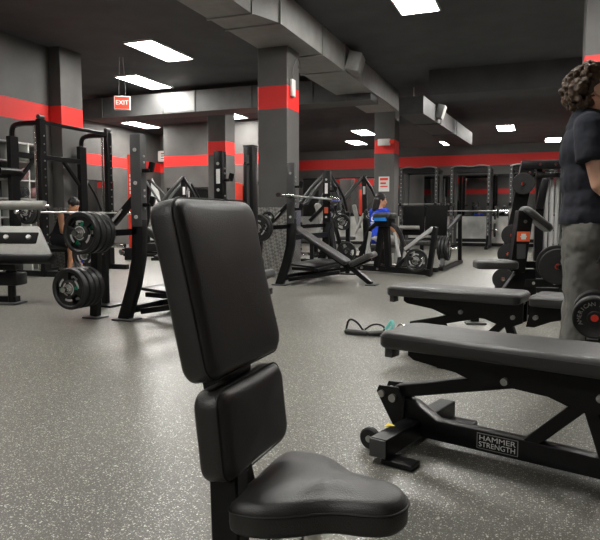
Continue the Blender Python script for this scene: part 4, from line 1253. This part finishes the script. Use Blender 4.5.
def hand(mb, w, d, n, side, k=1.0):
    """palm and five unequal, slightly curled fingers; d points along the fingers, n out of the palm"""
    w, d = V(w), V(d).normalized()
    n = V(n)
    n = (n - d * n.dot(d)).normalized()
    s = d.cross(n) * side
    for o in (-0.028, -0.010, 0.009, 0.027):
        mb.cap(w + s * o * 0.55 * k, w + (d * 0.078 + s * o) * k, 0.014 * k, 0.0115 * k, 10)
    for o, L in ((-0.028, 0.058), (-0.010, 0.068), (0.009, 0.074), (0.027, 0.064)):
        p = w + (d * 0.078 + s * o) * k
        r = 0.0095 * k
        for j, f in enumerate((0.45, 0.32, 0.23)):
            a = math.radians(18 + 24 * j)
            q = p + (d * math.cos(a) + n * math.sin(a)) * L * f * 1.1 * k
            mb.cap(p, q, r, r * 0.9, 10)
            p, r = q, r * 0.9
    p = w + (d * 0.018 + s * 0.024) * k
    q = p + (d * 0.035 + s * 0.028 + n * 0.012) * k
    mb.cap(p, q, 0.014 * k, 0.0115 * k, 10)
    mb.cap(q, q + (d * 0.030 + s * 0.006 + n * 0.012) * k, 0.0115 * k, 0.009 * k, 10)


def head(mb, mt, k=1.0):
    h = M()
    h.ell((-0.012, 0, 0.03), (0.092, 0.073, 0.082)).ell((0.03, 0, -0.03), (0.06, 0.056, 0.08)).ell((0.056, 0, -0.088), (0.032, 0.03, 0.022))
    h.ell((0.02, 0.045, -0.06), (0.04, 0.016, 0.035)).ell((0.02, -0.045, -0.06), (0.04, 0.016, 0.035))
    h.cap((0.084, 0, 0.012), (0.104, 0, -0.028), 0.009, 0.013).ell((0.094, 0.01, -0.03), 0.009).ell((0.094, -0.01, -0.03), 0.009)
    h.ell((0.07, 0.028, 0.03), (0.016, 0.028, 0.01)).ell((0.07, -0.028, 0.03), (0.016, 0.028, 0.01))
    h.ell((0.083, 0, -0.054), (0.012, 0.022, 0.006)).ell((0.081, 0, -0.066), (0.012, 0.019, 0.007))
    for s in (-1, 1):
        h.ell((-0.012, s * 0.074, -0.005), (0.02, 0.009, 0.031), (0, -0.2, 0)).ell((-0.006, s * 0.076, -0.028), (0.011, 0.008, 0.012))
    merge(mb, h, mt @ Matrix.Scale(k, 4))


def eyes(par, mt, k=1.0):
    for s in (-1, 1):
        q = M().ell((0.077, s * 0.027, 0.010), (0.011, 0.013, 0.009))
        bmesh.ops.transform(q.bm, matrix=mt @ Matrix.Scale(k, 4), verts=q.bm.verts)
        e = P(par, 'eye', q, MEYE)
        q = M().ell((0.0865, s * 0.027, 0.010), (0.003, 0.0055, 0.0055))
        bmesh.ops.transform(q.bm, matrix=mt @ Matrix.Scale(k, 4), verts=q.bm.verts)
        P(e, 'iris', q, MHAIR)


# ---- standing man, side-on from behind, looking up
man = thing('person', 'person standing in dark tee and grey sweatpants, head tilted back, at right edge', 'person', (0.21, 3.39, 0), math.radians(2))
HM = Matrix.Translation((0.035, 0, 1.485)) @ Matrix.Rotation(math.radians(-26), 4, 'Y')
b = M()
b.ell((0, 0, 0.86), (0.095, 0.125, 0.12)).ell((0.0, 0, 1.0), (0.095, 0.13, 0.16)).ell((-0.005, 0, 1.18), (0.105, 0.15, 0.15))
b.cap((-0.02, -0.12, 1.30), (-0.02, 0.12, 1.30), 0.058).cap((-0.02, 0, 1.3), (0.01, 0, 1.43), 0.062, 0.055)
head(b, HM, 1.0)
for s in (-1, 1):
    sh, elb, wr = (-0.02, s * 0.175, 1.295), (0.03, s * 0.215, 1.03), (0.2, s * 0.19, 0.87)
    b.chain([sh, elb, wr], [0.056, 0.041, 0.027])
    b.cap(V(elb) + V((0.03, 0, -0.02)), V(elb).lerp(V(wr), 0.5), 0.042, 0.034)
    hand(b, wr, V(wr) - V(elb) + V((0, 0, -0.05)), (0, -s, -0.2), s)
    b.chain([(0.0, s * 0.075, 0.80), (0.0, s * 0.095, 0.45), (-0.03, s * 0.10, 0.09)], [0.072, 0.055, 0.036])
    b.cap((-0.03, s * 0.10, 0.30), (-0.02, s * 0.1, 0.2), 0.055, 0.045)
    b.cap((-0.045, s * 0.10, 0.045), (0.13, s * 0.115, 0.035), 0.034, 0.03)
body = P(man, 'body', remesh(b, 'body', MSKIN, 0.006, 3), None)
eyes(body, HM)
q = M()
q.ell((0, 0, 0.94), (0.122, 0.158, 0.17)).ell((-0.012, 0, 1.08), (0.118, 0.156, 0.18)).ell((-0.015, 0, 1.20), (0.125, 0.168, 0.155)).cap((-0.02, -0.125, 1.315), (-0.02, 0.125, 1.315), 0.064)
q.cyl((-0.025, 0, 1.30), (-0.008, 0, 1.402), 0.092, 0.07)
q.ell((0, 0, 0.87), (0.132, 0.17, 0.13))
q.ell((0.0, 0.05, 0.87), (0.115, 0.11, 0.1)).ell((0.0, -0.05, 0.87), (0.115, 0.11, 0.1))
for s in (-1, 1):
    q.ell((-0.02, s * 0.165, 1.30), 0.07)
    q.cyl((-0.02, s * 0.168, 1.31), (-0.01, s * 0.205, 1.13), 0.07, 0.072)
sm_ = remesh(q, 'tee_shirt', MSHIRT, 0.009, 5, 0.016, 0.07)
bm = bmesh.new(); bm.from_mesh(sm_)
bmesh.ops.bisect_plane(bm, geom=bm.verts[:] + bm.edges[:] + bm.faces[:], plane_co=(0, 0, 0.85), plane_no=(0.05, 0, -1), clear_outer=True)
bm.to_mesh(sm_); bm.free()
P(man, 'tee_shirt', sm_, None)
q = M()
q.ell((0, 0, 0.84), (0.118, 0.158, 0.1))
for s in (-1, 1):
    q.chain([(-0.005, s * 0.078, 0.79), (0.0, s * 0.092, 0.45), (-0.03, s * 0.098, 0.2)], [0.104, 0.088, 0.076])
    q.cyl((-0.03, s * 0.098, 0.2), (-0.035, s * 0.1, 0.075), 0.078, 0.068)
pants = P(man, 'sweatpants', remesh(q, 'sweatpants', MSWEAT, 0.009, 4, 0.03, 0.075), None)
q = M()
for s in (-1, 1):
    q.tube([(0.075, s * 0.125, 0.80), (0.06, s * 0.158, 0.72), (0.035, s * 0.172, 0.66)], 0.005, 6, 1)
P(pants, 'pocket_seam', q, MBLK)
for s in (-1, 1):
    q = M().cap((-0.05, s * 0.10, 0.05), (0.05, s * 0.11, 0.05), 0.046, 0.042).cap((0.05, s * 0.11, 0.045), (0.16, s * 0.118, 0.035), 0.042, 0.032).cyl((-0.03, s * 0.1, 0.05), (-0.03, s * 0.1, 0.11), 0.046, 0.04)
    so = remesh(q, 'shoe', MSHOE, 0.008, 4)
    bm = bmesh.new(); bm.from_mesh(so)
    bmesh.ops.bisect_plane(bm, geom=bm.verts[:] + bm.edges[:] + bm.faces[:], plane_co=(0, 0, 0.012), plane_no=(0, 0, -1), clear_outer=True)
    bm.to_mesh(so); bm.free()
    o = P(man, 'shoe', so, None)
    P(o, 'sole', M().prism([(x + 0.05, y * 0.085 / 0.09 + s * 0.108) for x, y in roundrect(0.285, 0.09, 0.044)], 0.02, FR((0, 0, 0.012), (1, 0, 0), (0, 1, 0))), MPAP, 'pale sole')
rnd = random.Random(4)
q = M()
q.ell((-0.03, 0, 0.045), (0.09, 0.08, 0.085))
n = 0
while n < 260:
    v = V((rnd.gauss(0, 1), rnd.gauss(0, 1), rnd.gauss(0, 1))).normalized()
    if v.x > 0.25 and v.z < 0.62:
        continue
    if v.z < -0.8 or (v.x > -0.3 and v.z < 0.2):
        continue
    n += 1
    rr = rnd.uniform(0.096, 0.118)
    c = V((-0.03, 0, 0.035)) + V((v.x * rr * 1.12, v.y * rr * 0.98, v.z * rr * 1.05))
    q.ell(c, rnd.uniform(0.010, 0.017), None, 10, 6)
bmesh.ops.transform(q.bm, matrix=HM, verts=q.bm.verts)
P(body, 'hair', remesh(q, 'hair', MHAIR, 0.0055, 1, 0.012, 0.018), None, 'short brown curly hair')

# ---- person seated and bent forward on the far left
bench3 = thing('flat_bench', 'low flat bench under the person sitting inside the smith machine', 'exercise bench', (-7.3, 7.95, 0), 0)
P(bench3, 'pad', smoothpad(M(), roundrect(0.6, 0.3, 0.05), 0.07, 0.005, FR((0, 0, 0.44), (1, 0, 0), (0, 1, 0))), MVIN, sharp=60)
for x in (-0.2, 0.2):
    P(bench3, 'leg', M().bar((x, 0, 0.37), (x, 0, 0.03), 0.07, 0.06).bar((x, -0.2, 0.025), (x, 0.2, 0.025), 0.07, 0.05), MBLK)
P(bench3, 'frame', M().bar((-0.25, 0, 0.34), (0.25, 0, 0.34), 0.08, 0.05), MBLK)


def seated(label, loc, rot, lean, skin, top, legs, hair, arms, long_hair=False, headturn=0.0, shorts=False):
    t = thing('person', label, 'person', loc, rot)
    hip = V((0, 0, 0.535))
    up_ = V((math.sin(lean), 0, math.cos(lean)))
    fw = V((math.cos(lean), 0, -math.sin(lean)))
    ch = hip + up_ * 0.34
    nk = hip + up_ * 0.50
    hc = hip + up_ * 0.64 + fw * 0.02
    HM2 = Matrix.Translation(hc) @ RZ(headturn) @ Matrix.Rotation(lean * 0.8, 4, 'Y')
    b = M()
    b.cap(hip, hip + up_ * 0.15, 0.12, 0.10).cap(hip + up_ * 0.15, ch, 0.10, 0.11)
    b.ell(hip, (0.11, 0.15, 0.09))
    b.cap(nk + V((0, -0.12, 0)) - up_ * 0.05, nk + V((0, 0.12, 0)) - up_ * 0.05, 0.05).cap(nk - up_ * 0.05, hc, 0.052, 0.048)
    head(b, HM2, 0.95)
    for s in (-1, 1):
        sh = nk + V((0, s * 0.165, 0)) - up_ * 0.055
        el_ = sh + V(arms[0]) + V((0, s * 0.03, 0))
        wr = el_ + V(arms[1])
        b.chain([sh, el_, wr], [0.05, 0.037, 0.026])
        hand(b, wr, V(arms[1]), (0, -s, 0), s, 0.95)
        kn, an = V((0.40, s * 0.12, 0.47)), V((0.34, s * 0.12, 0.09))
        b.chain([hip + V((0.02, s * 0.09, 0)), kn, an], [0.085, 0.055, 0.036])
        b.cap(kn + V((-0.03, 0, -0.1)), kn + V((-0.03, 0, -0.2)), 0.052, 0.042)
        b.cap(an + V((-0.03, 0, -0.045)), an + V((0.14, 0, -0.055)), 0.034, 0.028)
    body = P(t, 'body', remesh(b, 'body', skin, 0.009, 3), None)
    eyes(body, HM2, 0.95)
    q = M()
    q.cap(hip + up_ * 0.0, hip + up_ * 0.15, 0.125, 0.118).cap(hip + up_ * 0.15, ch, 0.118, 0.128).cap(nk + V((0, -0.11, 0)) - up_ * 0.055, nk + V((0, 0.11, 0)) - up_ * 0.055, 0.062)
    q.ell(ch, (0.12, 0.155, 0.12)).ell(hip + up_ * 0.05, (0.125, 0.16, 0.1))
    if not shorts:
        for s in (-1, 1):
            sh = nk + V((0, s * 0.165, 0)) - up_ * 0.055
            el_ = sh + V(arms[0]) + V((0, s * 0.03, 0))
            q.cap(sh, sh.lerp(el_, 0.9), 0.062, 0.05)
    P(t, 'top', remesh(q, 'top', top, 0.011, 4, 0.012, 0.08), None)
    q = M()
    q.ell(hip, (0.125, 0.165, 0.098))
    for s in (-1, 1):
        kn, an = V((0.40, s * 0.12, 0.47)), V((0.34, s * 0.12, 0.09))
        q.cyl(hip + V((0.02, s * 0.09, 0)), hip.lerp(kn, 0.8) + V((0, s * 0.09 * 0.35, 0)) if shorts else kn, 0.1, 0.085 if shorts else 0.068)
        if not shorts:
            q.cap(kn, kn, 0.068).cyl(kn, an, 0.066, 0.046)
    P(t, 'shorts' if shorts else 'leggings', remesh(q, 'legs', legs, 0.011, 3), None)
    for s in (-1, 1):
        an = V((0.34, s * 0.12, 0.09))
        q = M().cap(an + V((-0.035, 0, -0.045)), an + V((0.06, 0, -0.045)), 0.046, 0.042).cap(an + V((0.06, 0, -0.047)), an + V((0.16, 0, -0.055)), 0.042, 0.034)
        P(t, 'shoe', remesh(q, 'shoe', MPAP, 0.009, 3), None, 'white shoe')
    q = M()
    q.ell((-0.02, 0, 0.045), (0.1, 0.086, 0.092))
    for k in range(40):
        v = V((rnd.gauss(0, 1), rnd.gauss(0, 1), rnd.gauss(0, 1))).normalized()
        if v.x < 0.2 and v.z > -0.3:
            q.ell(V((-0.02, 0, 0.04)) + V((v.x * 0.095, v.y * 0.085, v.z * 0.09)), 0.022, None, 10, 6)
    if long_hair:
        q.cap((-0.075, 0, 0.0), (-0.10, 0, -0.16), 0.065, 0.05)
        q.cap((-0.05, 0.05, 0.0), (-0.06, 0.06, -0.14), 0.04, 0.03).cap((-0.05, -0.05, 0.0), (-0.06, -0.06, -0.14), 0.04, 0.03)
    bmesh.ops.transform(q.bm, matrix=HM2 @ Matrix.Scale(0.95, 4), verts=q.bm.verts)
    P(body, 'hair', remesh(q, 'hair', hair, 0.009, 2), None)
    return t


seated('person in black gym clothes and white shoes bent forward inside the smith machine', (-7.3, 7.95, -0.01), 0.0, 0.55, MSKIN2, MDCLO, MDCLO, MHAIRB, ((0.05, 0, -0.25), (0.2, 0, -0.08)), shorts=True)
P(cm, 'seat_pad', smoothpad(M(), roundrect(0.34, 0.34, 0.08), 0.07, 0.006, FR((-0.577, 0.854, 0.425), (1, 0, 0), (0, 1, 0))), MVIN, sharp=60)
P(cm, 'seat_post', M().bar((-0.577, 0.854, 0.05), (-0.577, 0.854, 0.36), 0.08, 0.08), MBLK)
p3 = seated('person in a blue printed top with long black hair, seated behind the blue-labelled pad', (-2.6, 10.35, -0.01), math.radians(60), 0.1, MSKIN2, MBHOOD, MLPANT, MHAIRB, ((0.05, 0, -0.24), (0.16, 0, -0.12)), long_hair=True, headturn=-0.7)
q = M()
q.lathe([(0.028, -0.004), (0.045, -0.004), (0.045, 0.004), (0.028, 0.004)], FR((-0.102, 0, 0.86), (0, -1, 0), (0.1, 0, 1)), 20)
q.box((-0.104, 0, 0.79), (0.01, 0.11, 0.018), (0, 0.1, 0)).box((-0.104, 0, 0.765), (0.01, 0.08, 0.012), (0, 0.1, 0))
P(p3, 'print', q, MPAP, 'white print on the back')
